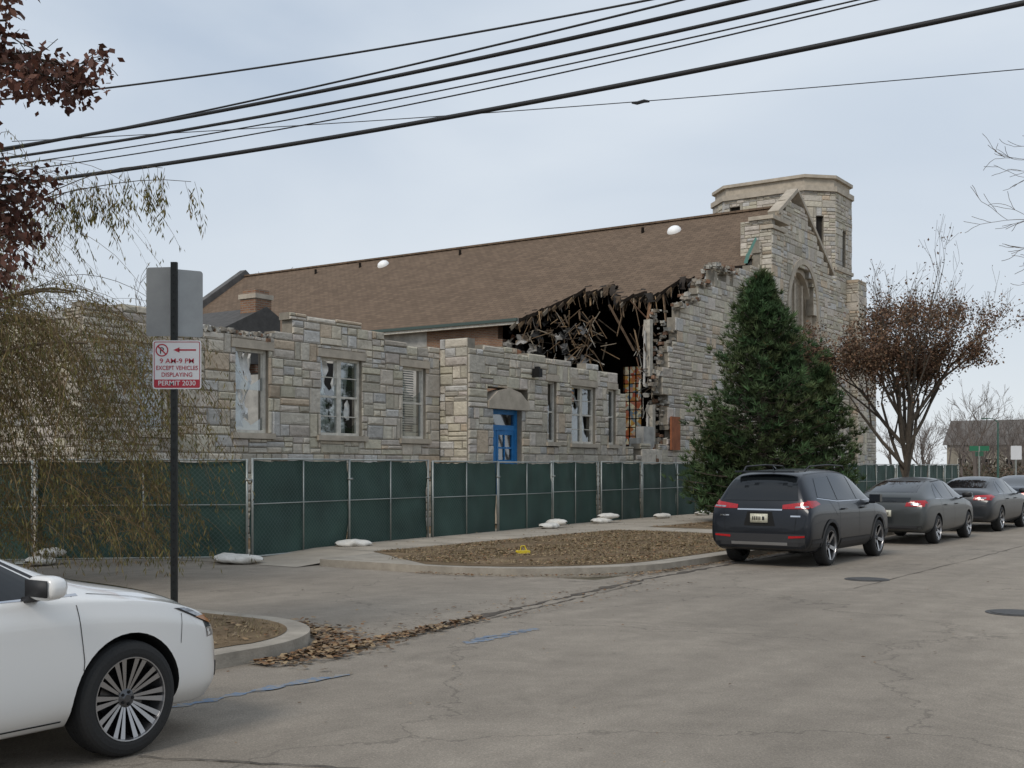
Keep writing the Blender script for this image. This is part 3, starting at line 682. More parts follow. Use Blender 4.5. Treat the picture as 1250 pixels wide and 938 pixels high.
# ---------------------------------------------------------------- fence
def fencemat():
    m=bpy.data.materials.new('green_privacy_screen'); m.use_nodes=True; N,Lk=nt(m); b=N['Principled BSDF']; b.inputs['Roughness'].default_value=.75
    tc=N.new('ShaderNodeTexCoord'); sp=N.new('ShaderNodeSeparateXYZ'); Lk.new(tc.outputs['Object'],sp.inputs[0])
    def mt(op,a,b_,c=None):
        x=N.new('ShaderNodeMath'); x.operation=op
        for i,q in enumerate((a,b_)):
            if q is None: continue
            if isinstance(q,(int,float)): x.inputs[i].default_value=q
            else: Lk.new(q,x.inputs[i])
        return x.outputs[0]
    outs=[]
    for op in('ADD','SUBTRACT'):
        q=mt(op,sp.outputs[0],sp.outputs[2]); q=mt('MULTIPLY',q,11.0); q=mt('FRACT',q,None); q=mt('SUBTRACT',q,.5); q=mt('ABSOLUTE',q,None); outs.append(mt('GREATER_THAN',q,.445))
    q=mt('MAXIMUM',outs[0],outs[1])
    n=N.new('ShaderNodeTexNoise'); n.inputs['Scale'].default_value=1.3; n.inputs['Detail'].default_value=6; Lk.new(tc.outputs['Object'],n.inputs['Vector'])
    cr=N.new('ShaderNodeValToRGB'); cr.color_ramp.elements[0].color=(.012,.036,.028,1); cr.color_ramp.elements[1].color=(.030,.072,.056,1); cr.color_ramp.elements[0].position=.3; cr.color_ramp.elements[1].position=.7; Lk.new(n.outputs['Fac'],cr.inputs[0])
    mx=N.new('ShaderNodeMix'); mx.data_type='RGBA'; Lk.new(mt('MULTIPLY',q,.4),mx.inputs[0]); Lk.new(cr.outputs[0],mx.inputs[6]); mx.inputs[7].default_value=(.13,.17,.16,1); Lk.new(mx.outputs[2],b.inputs['Base Color'])
    return m
m_scr=fencemat(); m_galv=mat('galvanised_pipe',(.36,.38,.36),.45,.6,var=.15,vs=8)
FE=empty('construction_fence')
def fence_run(a,b,pl,h=1.8,lean=0):
    A=V(a);Bv=V(b); d=Bv-A; L_=d.length; n=max(1,round(L_/pl)); ang=math.atan2(d.y,d.x)
    scr=MB(); pip=MB()
    e=empty('fence_run',(A.x,A.y,0),ang,FE)
    for i in range(n):
        x0=i*L_/n+.03; x1=(i+1)*L_/n-.03; off=U(-.06,.06); hj=h+U(-.025,.025)
        nx,nz=26,10; vs=[]
        for jz in range(nz+1):
            for jx in range(nx+1):
                fx=jx/nx; fz=jz/nz; x=x0+(x1-x0)*fx; z=.06+(hj-.09)*fz - (.05*abs(math.sin(fx*math.pi*2))**.6*U(.4,1) if jz==nz else 0)
                y=off+.04+.05*noise.noise(V((x*1.9,z*2.3,i)))+.02*math.sin(x*11+z*3)*fz**2
                vs.append((x,y,z))
        scr.add(vs,[(r*(nx+1)+c,r*(nx+1)+c+1,(r+1)*(nx+1)+c+1,(r+1)*(nx+1)+c) for r in range(nz) for c in range(nx)])
        for x in(x0,x1): pip.path([(x,off-.01,.02),(x,off-.01,hj)],[.022,.022],8)
        mid=(x0+x1)/2; pip.path([(mid,off-.01,.05),(mid,off-.01,hj-.02)],[.014,.014],6)
        for z in(hj-.02,.07,hj*.55): pip.path([(x0,off-.012,z),(x1,off-.012,z)],[.018 if z!=hj*.55 else .010]*2,6)
        pip.box(x1-.03,x1+.09,off-.035,off+.02,h*.78,h*.78+.04); pip.box(x1-.25,x1+.3,off-.32,off+.32,0.01,.04)
    scr.obj('screen',[m_scr],e,smooth=True); pip.obj('pipes',[m_galv],e,smooth=True)
fence_run(XY(-14.5,3.4),XY(-9.9,-1.7),3.3); fence_run(XY(-9.9,-1.7),XY(-7.35,-4.35),3.4,1.85)
fence_run(XY(-7.3,-4.35),XY(13.0,-2.75),3.05,1.84); fence_run(XY(13.0,-2.75),XY(50,-2.6),3.05,1.84)
m_bag=mat('white_sandbag',(.66,.64,.59),.8,var=.15,vs=8,bump=.5,bs=18)
def sandbag(x,y,a,L_=.75,z=.12,two=False):
    b=MB(); n=18; m_=12
    for u in range(1 if not two else 2):
        o=len(b.v); ox=u*.25; oz=u*.12
        for i in range(n+1):
            f=i/n; r=(math.sin(math.pi*min(max(f*.94+.03,0),1))**.45); xx=(f-.5)*L_+ox
            for j in range(m_):
                an=2*math.pi*j/m_; nz=1+.3*noise.noise(V((f*5+x,math.cos(an),math.sin(an)+u)))
                b.v.append((xx,.2*r*math.cos(an)*nz,oz+.085+.085*r*math.sin(an)*nz*(1 if i not in(0,n) else .5)))
        for i in range(n):
            for j in range(m_): b.f.append((o+i*m_+j,o+i*m_+(j+1)%m_,o+(i+1)*m_+(j+1)%m_,o+(i+1)*m_+j)); b.m.append(0); b.c.append((1,1,1))
    ob=b.obj('sandbag',[m_bag],smooth=True); ob.location=(x,y,z-.01); ob.rotation_euler=(0,0,a)
sandbag(-4.75,20.75,.1,.8,0.01); sandbag(-5.05,21.05,.5,.5,0.01); sandbag(-8.1,20.4,1.2,.6,0.01,True)
sandbag(-3.15,23.6,.5,.75,.10); sandbag(.95,30.3,.9,.7,.12); sandbag(1.15,30.6,-.4,.55,.2); sandbag(2.5,33.2,.6,.7,.12,True); sandbag(4.6,36.4,.8,.7,.12); sandbag(6.2,38.6,.8,.7,.12)
b=MB(); b.path([(.03,0,.06),(.05,.01,.14),(.12,.02,.14),(.16,.02,.05)],[.012]*4,6); b.box(-.02,.20,-.06,.07,0,.06); b.path([(.0,0,.03),(-.05,0,.05)],[.03,.02],8)
ob=b.obj('yellow_debris',[mat('yellow_plastic',(.65,.5,.03),.5)]); ob.location=(.12,21.4,.13); ob.rotation_euler=(0,0,.3)
# ---------------------------------------------------------------- sign post
m_pole=mat('dark_sign_pole',(.025,.028,.027),.5,.5,var=.3,vs=20)
m_sw=mat('sign_white',(.70,.71,.72),.45,var=.05); m_sr=mat('sign_red',(.42,.02,.04),.45); m_alu=mat('sign_back_aluminium',(.33,.34,.34),.55,.4,var=.12,vs=3)
SG=empty('parking_sign',(-3.27,11.5,.12))
b=MB(); b.box(-.03,.03,-.022,.022,-.12,3.56); 
for i in range(40): b.box(-.009,.009,-.0235,-.0222,.3+i*.08,.318+i*.08,1)
b.obj('pole',[m_pole,m_blk],SG)
b=MB(); sx0,sx1,sz0,sz1=-.20,.27,2.33,2.80; y=-.03
def rr(x0,x1,z0,z1,r,y):
    p=[]
    for cx,cz,a0 in((x1-r,z1-r,0),(x0+r,z1-r,90),(x0+r,z0+r,180),(x1-r,z0+r,270)):
        for i in range(6): a=math.radians(a0+90*i/5); p.append((cx+r*math.cos(a),y,cz+r*math.sin(a)))
    return p
def plate(b,x0,x1,z0,z1,r,y0,y1,mi,mb2):
    p=rr(x0,x1,z0,z1,r,y0); q=rr(x0,x1,z0,z1,r,y1); n=len(p)
    b.add(p,[tuple(range(n))],mi); b.add(q,[tuple(reversed(range(n)))],mb2); b.add(p+q,[(i,n+i,n+(i+1)%n,(i+1)%n) for i in range(n)],mb2)
plate(b,sx0,sx1,sz0,sz1,.025,y,y+.004,0,2)
def frame(b,x0,x1,z0,z1,r,w_,y,mi):
    p=rr(x0,x1,z0,z1,r,y); q=rr(x0+w_,x1-w_,z0+w_,z1-w_,max(.004,r-w_),y); n=len(p); b.add(p+q,[(i,(i+1)%n,n+(i+1)%n,n+i) for i in range(n)],mi)
frame(b,sx0+.012,sx1-.012,sz0+.012,sz1-.012,.018,.007,y-.002,1)
b.poly([(sx0+.02,y-.003,sz0+.02),(sx1-.02,y-.003,sz0+.02),(sx1-.02,y-.003,sz0+.092),(sx0+.02,y-.003,sz0+.092)],1)
cx,cz=-.11,2.705
ring=[];n=32
for rad in(.062,.050): ring+=[(cx+rad*math.cos(2*math.pi*i/n),y-.002,cz+rad*math.sin(2*math.pi*i/n)) for i in range(n)]
b.add(ring,[(i,(i+1)%n,n+(i+1)%n,n+i) for i in range(n)],1)
b.poly([(cx-.042,y-.0045,cz+.033),(cx-.033,y-.0045,cz+.042),(cx+.042,y-.0045,cz-.033),(cx+.033,y-.0045,cz-.042)],1)
ax0,ax1=.0,.22; b.poly([(ax0+.05,y-.002,2.70),(ax1,y-.002,2.70),(ax1,y-.002,2.715),(ax0+.05,y-.002,2.715)],1); b.poly([(ax0,y-.002,2.7075),(ax0+.06,y-.002,2.682),(ax0+.06,y-.002,2.733)],1)
b.obj('sign_face',[m_sw,m_sr,m_alu],SG)
b=MB(); plate(b,-.3,.0,2.85,3.52,.03,.03,.034,0,0); o1=b.obj('sign_back_left',[m_alu],SG); o1.rotation_euler=(0,0,math.radians(-8))
b=MB(); plate(b,.02,.29,2.85,3.50,.03,.03,.034,0,0); o1=b.obj('sign_back_right',[m_alu],SG); o1.rotation_euler=(0,0,math.radians(32))
def text(body,x,z,size,mt,y,sxx=1.,align='CENTER'):
    c=bpy.data.curves.new('lettering','FONT'); c.body=body; c.size=size; c.align_x=align; c.offset=size*.006; c.extrude=.0005
    ob=bpy.data.objects.new('lettering',c); sc.collection.objects.link(ob); c.materials.append(mt); ob.parent=SG; ob.location=(x,y,z); ob.rotation_euler=(math.pi/2,0,0); ob.scale=(sxx,1,1)
mxx=(sx0+sx1)/2
text('P',cx-.002,cz-.033,.088,m_blk,y-.002,.95)
text('9 AM-9 PM',mxx,2.580,.066,m_sr,y-.003,1.1); text('EXCEPT VEHICLES',mxx,2.515,.058,m_sr,y-.003,.87); text('DISPLAYING',mxx,2.450,.058,m_sr,y-.003,.95); text('PERMIT 2030',mxx,2.365,.066,m_sw,y-.005,1.0)
# ---------------------------------------------------------------- wires
m_wire=mat('black_cable',(.012,.012,.013),.6)
def wire(a,b,r,ext=.7,sag=.0,name='overhead_cable'):
    a=V(a);b=V(b); d=b-a; pts=[]; n=60
    for i in range(n+1):
        f=-ext+(1+2*ext)*i/n; p=a+d*f; p.z+= sag*(f*(f-1))*4; pts.append(p)
    k=MB(); k.path(pts,[r]*(n+1),6); k.obj(name,[m_wire],smooth=True)
wire((-9.4,23.4,9.0),(2.1,18.6,9.0),.018,sag=.12)
wire((-10.9,25.4,8.5),(3.34,17.3,8.5),.034,sag=.12)
wire((-10.9,25.7,8.55),(3.1,17.2,8.62),.018,sag=.10)
wire((-9.96,24.7,8.2),(4.28,16.5,8.2),.028,sag=.14)
wire((-10.0,24.9,8.1),(5.14,16,8.1),.012,sag=.16)
wire((-10.1,25.1,8.0),(5.3,15.9,8.05),.012,sag=.2)
wire((-9.9,24.6,7.6),(6.53,15.1,7.6),.038,sag=.17)
wire((-4.5,25.4,9.0),(9.4,21.8,9.0),.009,ext=.5,sag=.05)
k=MB(); p=V((2.55,23.55,8.93)); k.path([p-V((.17,-.04,.0)),p-V((.07,0,.02)),p+V((.07,0,.02)),p+V((.17,-.04,0))],[.02,.035,.035,.02],6); k.obj('cable_splice',[m_wire])
# ---------------------------------------------------------------- vehicles
m_tyre=mat('tyre_rubber',(.02,.02,.02),.85,bump=.2,bs=60); m_rimD=mat('dark_rim',(.03,.03,.032),.3,.8); m_rim=mat('machined_alloy',(.42,.42,.43),.3,.9); m_hub=mat('wheel_cap',(.12,.12,.125),.3,.8)
m_cg=mat('car_glass',(.010,.012,.014),.04,spec=.5,coat=.1); m_red=mat('tail_lens_red',(.38,.008,.012),.12,coat=.4,var=.25,vs=30); m_clr=mat('lamp_clear',(.30,.31,.33),.08,.6,coat=1,var=.5,vs=18)
m_pl=mat('black_plastic',(.022,.022,.024),.6); m_chr=mat('chrome',(.6,.6,.62),.12,1); m_arch=mat('wheel_well',(.008,.008,.008),.9); m_amb=mat('amber_lens',(.45,.20,.08),.2); m_plt=mat('licence_plate',(.62,.60,.48),.5,var=.25,vs=25); m_gap=mat('panel_gap',(.006,.006,.006),.9)
def wheelmesh(r,two=True,dark=m_rimD,ns=10):
    k=MB(); w_=.11
    k.lathe([(r*.70,-w_),(r*.9,-w_-.005),(r*.975,-w_+.02),(r,-w_+.05),(r,w_-.05),(r*.975,w_-.02),(r*.93,w_-.003),(r*.86,w_+.006),(r*.78,w_+.006),(r*.72,w_)],56,0)
    for q in(-.05,-.017,.017,.05): k.lathe([(r*1.001,q-.004),(r*.985,q-.003),(r*.985,q+.003),(r*1.001,q+.004)],48,5)
    k.lathe([(r*.725,w_-.002),(r*.72,w_+.004),(r*.70,w_+.003),(r*.685,w_-.02),(r*.66,-w_)],56,1)
    k.lathe([(r*.68,.005),(0.02,.005)],32,2)
    k.lathe([(r*.45,.008),(r*.45,.02),(.05,.02)],32,3)
    k.lathe([(.001,w_*.72),(.022,w_*.72),(.034,w_*.66),(.055,w_*.6),(.06,.02)],20,3)
    for i in range(ns):
        for da in((-.105,.105) if two else (0,)):
            a=2*math.pi*(i/ns)+da*1.25; a2=2*math.pi*(i/ns)+da*1.1
            d0=V((math.cos(a),0,math.sin(a))); d1=V((math.cos(a2),0,math.sin(a2))); 
            n0=V((-math.sin(a),0,math.cos(a)));n1=V((-math.sin(a2),0,math.cos(a2)))
            p0=d0*.045;p1=d1*r*.69; w0,w1=(.006,.0165) if two else (.028,.034)
            y0,y1=w_*.58,w_*.93
            vs=[p0-n0*w0+V((0,y0,0)),p0+n0*w0+V((0,y0,0)),p1+n1*w1+V((0,y1,0)),p1-n1*w1+V((0,y1,0))]
            vb=[v-V((0,.035,0)) for v in vs]
            k.add(vs+vb,[(0,1,2,3)],1); k.add(vs+vb,[(7,6,5,4),(0,4,5,1),(1,5,6,2),(2,6,7,3),(3,7,4,0)],4)
    for i in range(5):
        a=i*2*math.pi/5; k.lathe([(.001,.008),(.009,.007),(.009,0)],8,2,Matrix.Translation((.038*math.cos(a),w_*.66,.038*math.sin(a))))
    return k.obj('wheel',[m_tyre,m_rim,m_arch,m_hub,dark,m_gap],recalc=True)
def car(name,st,axf,axr,wr,paint,t,s,kind,wheelkw={},rot=0.):
    E=empty(name,tuple(Wd(t,s,0)),ROT+rot)
    me=bpy.data.meshes.new('body'); bm=bmesh.new(); rings=[]
    for (x,zt,wt,zb,wb,z0) in st:
        half=[(0,z0),(wb*.84,z0),(wb*.975,z0+.10),(wb*1.0,z0+.42*(zb-z0)),(wb*.985,zb-.12*(zb-z0)-.02),(wb*.955,zb),(wt,max(zt-.075,zb+.012)),(wt*.78,max(zt-.018,zb+.02)),(0,zt)]
        pts=[(y,z) for y,z in half]+[(-y,z) for y,z in reversed(half[1:-1])]
        rings.append([bm.verts.new((x,y,z)) for y,z in pts])
    n=len(rings[0])
    for a,b in zip(rings,rings[1:]):
        for j in range(n): bm.faces.new((a[j],a[(j+1)%n],b[(j+1)%n],b[j]))
    for r_ in(rings[0],rings[-1]):
        for q in range(8):
            a,b=r_[q],r_[q+1]; c,d=r_[(n-q-1)%n],r_[(n-q)%n]
            f2=[]
            for v_ in [a,b,c,d]:
                if v_ not in f2: f2.append(v_)
            if len(f2)>=3:
                try: bm.faces.new(f2)
                except: pass
    bmesh.ops.recalc_face_normals(bm,faces=bm.faces)
    cl=bm.edges.layers.float.new('crease_edge')
    idx={v_:(i,j) for i,r_ in enumerate(rings) for j,v_ in enumerate(r_)}
    for e in bm.edges:
        (i,j),(i2,j2)=idx[e.verts[0]],idx[e.verts[1]]
        if j==j2 and i!=i2:
            jj=min(j,n-j)
            e[cl]={5:.6,4:.5,6:.35,1:.6}.get(jj,0)
    bm.to_mesh(me); bm.free()
    me.materials.append(paint); me.materials.append(m_arch)
    body=bpy.data.objects.new('body_tmp',me); sc.collection.objects.link(body)
    md=body.modifiers.new('s','SUBSURF'); md.levels=3; md.render_levels=3
    k=MB(); W2=max(q[4] for q in st); ra=wr+.045
    for ax in(axf,axr):
        for sg in(-1,1):
            prof=[(0.001,-.2),(ra,-.2),(ra,.2),(0.001,.2)]
            k.lathe(prof,40,1,Matrix.Translation((ax+.0013,sg*(W2-.08),wr+.0017)))
    cut=k.obj('cut_tmp',[m_arch,m_arch],recalc=True)
    bmc=bmesh.new(); bmc.from_mesh(cut.data); bmesh.ops.remove_doubles(bmc,verts=bmc.verts,dist=.003); bmesh.ops.recalc_face_normals(bmc,faces=bmc.faces); bmc.to_mesh(cut.data); bmc.free()
    mb=body.modifiers.new('b','BOOLEAN'); mb.object=cut; mb.operation='DIFFERENCE'; mb.solver='EXACT'
    dg=bpy.context.evaluated_depsgraph_get(); ev=body.evaluated_get(dg); nm=bpy.data.meshes.new_from_object(ev)
    bpy.data.objects.remove(cut); bpy.data.objects.remove(body)
    nm.polygons.foreach_set('use_smooth',[p.material_index==0 for p in nm.polygons])
    try: nm.set_sharp_from_angle(angle=math.radians(40))
    except Exception as ex: print(ex)
    bo=bpy.data.objects.new('body',nm); sc.collection.objects.link(bo); bo.parent=E
    bm=bmesh.new(); bm.from_mesh(nm); bv=BVHTree.FromBMesh(bm)
    Dt=MB()
    MT=[m_cg,m_red,m_clr,m_pl,m_chr,m_gap,m_amb,m_plt,paint,m_rim]
    def patch(c,dr,mi,nx=10,ny=6,off=.005,mir=True,th=True):
        for sg in((1,-1) if mir else (1,)):
            cc=[V((q[0],q[1]*sg,q[2])) for q in c]; d=V((dr[0],dr[1]*sg,dr[2])).normalized(); g={}; 
            for i in range(nx+1):
                for j in range(ny+1):
                    p=cc[0].lerp(cc[1],i/nx).lerp(cc[3].lerp(cc[2],i/nx),j/ny); h=bv.ray_cast(p-d*3,d,6)
                    if h[0] is not None: g[i,j]=h[0]-d*off
            for i in range(nx):
                for j in range(ny):
                    q=[g.get(x) for x in((i,j),(i+1,j),(i+1,j+1),(i,j+1))]
                    if None in q: continue
                    if max((q[a]-q[b]).length for a,b in((0,1),(1,2),(2,3),(3,0)))>.25: continue
                    if sg<0: q=q[::-1]
                    Dt.add(q,[(0,1,2,3)],mi)
    def line(pts,dr,mi=5,w_=.006,mir=True):
        for a,b in zip(pts,pts[1:]):
            a=V(a);b=V(b); n_=(b-a).cross(V(dr)).normalized()*w_/2
            patch([a-n_,b-n_,b+n_,a+n_],dr,mi,nx=max(2,int((b-a).length/.05)),ny=1,off=.003,mir=mir)
    kind(E,Dt,patch,line,W2,paint)
    bm.free()
    Dt.obj('trim_and_glass',MT,E,smooth=True)
    wk=wheelmesh(wr,**wheelkw); wme=wk.data; bpy.data.objects.remove(wk)
    for ax in(axf,axr):
        for sg in(1,-1):
            o=bpy.data.objects.new('wheel',wme); sc.collection.objects.link(o); o.parent=E; o.location=(ax,sg*(W2-.125),wr); o.rotation_euler=(0,U(0,1),0 if sg>0 else math.pi)
    return E
SD=(0,-1,0)
def sidequad(x0,x1,x2,x3,z0,z1,z2,z3): return [(x0,2,z0),(x1,2,z1),(x2,2,z2),(x3,2,z3)]
def suv(E,Dt,patch,line,W2,paint):
    patch(sidequad(.20,1.02,.55,.18,1.10,1.10,1.52,1.53),SD,0,12,8)
    patch(sidequad(-.85,.14,.12,-.80,1.12,1.10,1.53,1.54),SD,0,12,8)
    patch(sidequad(-1.75,-.92,-.88,-1.50,1.18,1.12,1.53,1.50),SD,0,10,8)
    line([(1.06,2,1.095),(-.9,2,1.10),(-1.8,2,1.165)],SD,4,.014)
    patch([(3,-.62,1.12),(3,.62,1.12),(3,.5,1.54),(3,-.5,1.54)],(-1,0,0),0,14,8,mir=False)
    patch([(-3,.66,1.13),(-3,-.66,1.13),(-3,-.56,1.53),(-3,.56,1.53)],(1,0,0),0,14,8,mir=False,off=.008)
    patch([(-3,.40,.99),(-3,.90,1.0),(-3,.90,1.13),(-3,.40,1.06)],(1,0,0),1,10,5,mir=True,off=.012)
    patch(sidequad(-2.3,-1.78,-1.9,-2.3,.99,1.07,1.13,1.13),SD,1,8,4,off=.012)
    patch([(-3,.62,1.01),(-3,.84,1.02),(-3,.84,1.045),(-3,.62,1.035)],(1,0,0),2,6,2,off=.017)
    patch([(-3,.40,.965),(-3,-.40,.965),(-3,-.40,.99),(-3,.40,.99)],(1,0,0),4,10,1,off=.014,mir=False)
    patch([(-3,.92,.30),(-3,-.92,.30),(-3,-.92,.57),(-3,.92,.57)],(1,0,0),3,16,4,off=.006,mir=False)
    patch([(-3,.50,.38),(-3,-.50,.38),(-3,-.50,.43),(-3,.50,.43)],(1,0,0),9,10,1,off=.012,mir=False)
    patch([(-3,.52,.50),(-3,.80,.52),(-3,.80,.55),(-3,.52,.54)],(1,0,0),1,4,1,off=.014)
    patch([(-3,.28,.70),(-3,-.28,.70),(-3,-.22,.94),(-3,.22,.94)],(1,0,0),5,6,3,off=.004,mir=False)
    patch([(-3,.55,.86),(-3,.72,.86),(-3,.72,.885),(-3,.55,.885)],(1,0,0),4,3,1,off=.008)
    Dt.box(-2.315,-2.295,-.155,.155,.755,.905,7); Dt.box(-2.32,-2.316,-.10,-.06,.80,.86,3);
    for i in range(5): Dt.box(-2.32,-2.316,-.03+i*.032,-.012+i*.032,.80,.86,3)
    patch(sidequad(-.95,.95,.95,-.95,.26,.26,.44,.44),SD,3,14,3,off=.012)
    patch(sidequad(1.72,2.25,2.25,1.72,.28,.30,.5,.5),SD,3,5,3,off=.012); patch(sidequad(-2.28,-1.72,-1.72,-2.28,.30,.28,.48,.48),SD,3,5,3,off=.012)
    for ax in(1.33,-1.33):
        pr=None
        for i in range(21):
            a=math.pi*(i/20); r0,r1=.398,.455; cur=((ax+r0*math.cos(a),2,.35+r0*math.sin(a)),(ax+r1*math.cos(a),2,.35+r1*math.sin(a)))
            if pr: patch([pr[0],cur[0],cur[1],pr[1]],SD,3,1,2,off=.014)
            pr=cur
    for x in(.16,-.88): line([(x,2,.47),(x,2,1.1)],SD)
    line([(1.05,2,.47),(1.08,2,.95),(1.05,2,1.08)],SD); line([(-1.0,2,.85),(-1.3,2,1.12)],SD)
    line([(-3,.62,.60),(-3,.66,.98)],(1,0,0)); line([(-3,-.62,.60),(-3,.62,.60)],(1,0,0),mir=False)
    for x in(.35,-.68): Dt.box(x-.1,x+.1,W2-.02,W2+.02,.95,.975,8); Dt.box(x-.1,x+.1,-W2-.02,-W2+.02,.95,.975,8)
    k=MB()
    for sg in(1,-1):
        k.path([(-1.65,sg*.56,1.62),(-1.5,sg*.575,1.705),(-.6,sg*.58,1.735),(.2,sg*.575,1.715),(.35,sg*.56,1.63)],[.014]*5,8,0)
        k.box(.76,.90,sg*1.0-.1,sg*1.0+.1,1.05,1.19,1); k.box(.82,.86,sg*.93-.06,sg*.93+.06,1.02,1.07,1)
    k.box(-2.08,-1.86,-.54,.54,1.60,1.63,2); k.path([(-1.6,0,1.66),(-1.72,0,1.73)],[.03,.008],5,2)
    k.path([(-2.19,.0,1.14),(-2.10,.32,1.22)],[.010,.006],5,1)
    o=k.obj('rails_and_mirrors',[m_pl,paint,paint],E,recalc=True)
    m_=o.modifiers.new('b','BEVEL'); m_.width=.012; m_.segments=2
def sedan(E,Dt,patch,line,W2,paint):
    patch(sidequad(.06,.98,.42,.04,.985,.985,1.33,1.36),SD,0,12,8)
    patch(sidequad(-.90,.0,-.02,-.80,.995,.985,1.36,1.33),SD,0,12,8)
    patch(sidequad(-1.42,-.96,-.86,-1.02,1.01,.995,1.32,1.26),SD,0,6,8)
    line([(1.08,2,.975),(-1.5,2,1.0)],SD,4,.012)
    line([(1.02,2,.99),(.40,2,1.36),(-.1,2,1.40),(-.86,2,1.36)],SD,3,.02)
    patch([(3,-.60,1.06),(3,.60,1.06),(3,.48,1.36),(3,-.48,1.36)],(-1,0,-.2),0,14,8,mir=False)
    patch([(-3,.55,1.14),(-3,-.55,1.14),(-3,-.46,1.38),(-3,.46,1.38)],(1,0,0),0,14,8,mir=False,off=.008)
    patch([(-3,.40,.84),(-3,.84,.84),(-3,.84,.98),(-3,.44,.96)],(1,0,0),1,10,5,off=.012)
    patch(sidequad(-2.42,-2.08,-2.15,-2.4,.86,.92,.97,.97),SD,1,6,3,off=.012)
    patch([(-3,.52,.87),(-3,.72,.87),(-3,.72,.91),(-3,.52,.91)],(1,0,0),2,4,1,off=.017)
    patch([(-3,.40,.93),(-3,-.40,.93),(-3,-.40,.95),(-3,.40,.95)],(1,0,0),4,8,1,off=.012,mir=False)
    Dt.box(-2.475,-2.455,-.155,.155,.62,.76,7)
    for i in range(6): Dt.box(-2.48,-2.476,-.10+i*.035,-.08+i*.035,.66,.72,3)
    patch([(-3,.75,.30),(-3,-.75,.30),(-3,-.75,.42),(-3,.75,.42)],(1,0,0),3,16,3,off=.006,mir=False)
    patch(sidequad(1.74,2.32,2.34,2.2,.835,.60,.72,.80),SD,3,14,5,off=.004)
    patch(sidequad(1.78,2.31,2.33,2.19,.830,.615,.715,.793),SD,2,14,5,off=.008)
    patch(sidequad(1.92,2.10,2.12,2.02,.765,.700,.725,.765),SD,6,5,3,off=.012)
    patch([(3,.42,.62),(3,.80,.62),(3,.80,.74),(3,.42,.70)],(-1,0,0),2,8,4,off=.006)
    patch([(3,-.38,.36),(3,.38,.36),(3,.45,.56),(3,-.45,.56)],(-1,0,0),3,12,4,mir=False,off=.006)
    patch([(3,.48,.32),(3,.70,.34),(3,.70,.44),(3,.48,.42)],(-1,0,0),3,4,3,off=.008)
    line([(1.03,2,.24),(1.07,2,.6),(1.03,2,.97)],SD,5,.005); line([(.02,2,.24),(.02,2,.97)],SD); line([(-.92,2,.5),(-1.0,2,.75),(-1.15,2,.98)],SD)
    line([(1.02,2,.27),(-.95,2,.27)],SD,5,.01)
    line([(1.15,.80,3),(1.7,.76,3),(2.1,.60,3)],(0,0,-1),5,.005); line([(1.80,2,.80),(1.78,2,.62)],SD,5,.004)
    for x in(.20,-.75):
        Dt.box(x-.1,x+.1,W2-.02,W2+.02,.84,.865,8); Dt.box(x-.1,x+.1,-W2-.02,-W2+.02,.84,.865,8)
    k=MB()
    sp_=lambda a,p: math.copysign(abs(a)**p,a)
    for sg in(1,-1):
        M=Matrix.Translation((.74,sg*(W2+.09),1.05)); nu,nv=20,10; vs=[]
        for j in range(nv+1):
            ph=math.pi*j/nv
            for i in range(nu):
                th_=2*math.pi*i/nu; c=(math.sin(ph)*math.cos(th_),math.sin(ph)*math.sin(th_),math.cos(ph))
                vs.append(M@V((sp_(c[0],.7)*(.11 if c[0]>0 else .04),sp_(c[1],.75)*.12,sp_(c[2],.7)*.068)))
        k.add(vs,[(j*nu+i,j*nu+(i+1)%nu,(j+1)*nu+(i+1)%nu,(j+1)*nu+i) for j in range(nv) for i in range(nu)],1)
        k.obox((.76,sg*(W2-.01),.99),V((.04,0,0)),V((0,.08,.02*sg)),V((0,0,.018)),0)
        k.box(.694,.702,sg*(W2+.09)-.095,sg*(W2+.09)+.095,1.005,1.095,0)
    k.obj('mirrors',[m_pl,paint,m_chr],E,smooth=True)
def hatch(E,Dt,patch,line,W2,paint):
    sedan(E,Dt,patch,line,W2,paint)
    patch([(-3,.50,.93),(-3,-.50,.93),(-3,-.50,1.03),(-3,.50,1.03)],(1,0,0),0,14,3,mir=False,off=.016)
st_suv=[(-2.30,.66,.62,.56,.76,.42),(-2.285,.92,.72,.80,.87,.34),(-2.24,1.10,.78,1.00,.905,.30),(-2.08,1.45,.66,1.05,.915,.27),(-1.90,1.63,.60,1.07,.92,.25),(-1.2,1.67,.61,1.06,.925,.24),(-.2,1.68,.62,1.04,.925,.24),(.42,1.62,.60,1.03,.925,.24),(.95,1.32,.68,1.02,.92,.24),(1.28,1.12,.77,1.0,.915,.24),(1.85,1.04,.74,.93,.90,.25),(2.18,.92,.66,.80,.84,.26),(2.30,.70,.52,.62,.72,.32)]
st_sed=[(-2.45,.72,.5,.62,.72,.38),(-2.41,.98,.62,.86,.83,.32),(-2.22,1.09,.70,.95,.885,.27),(-1.80,1.125,.72,.97,.905,.24),(-1.32,1.27,.63,.975,.91,.23),(-.75,1.42,.57,.975,.91,.22),(-.1,1.455,.58,.965,.91,.22),(.38,1.40,.58,.96,.91,.22),(.90,1.17,.67,.95,.91,.22),(1.18,1.05,.77,.94,.905,.22),(1.72,.965,.75,.88,.895,.22),(2.04,.87,.68,.78,.83,.20),(2.22,.71,.54,.63,.70,.20),(2.29,.5,.42,.44,.56,.24)]
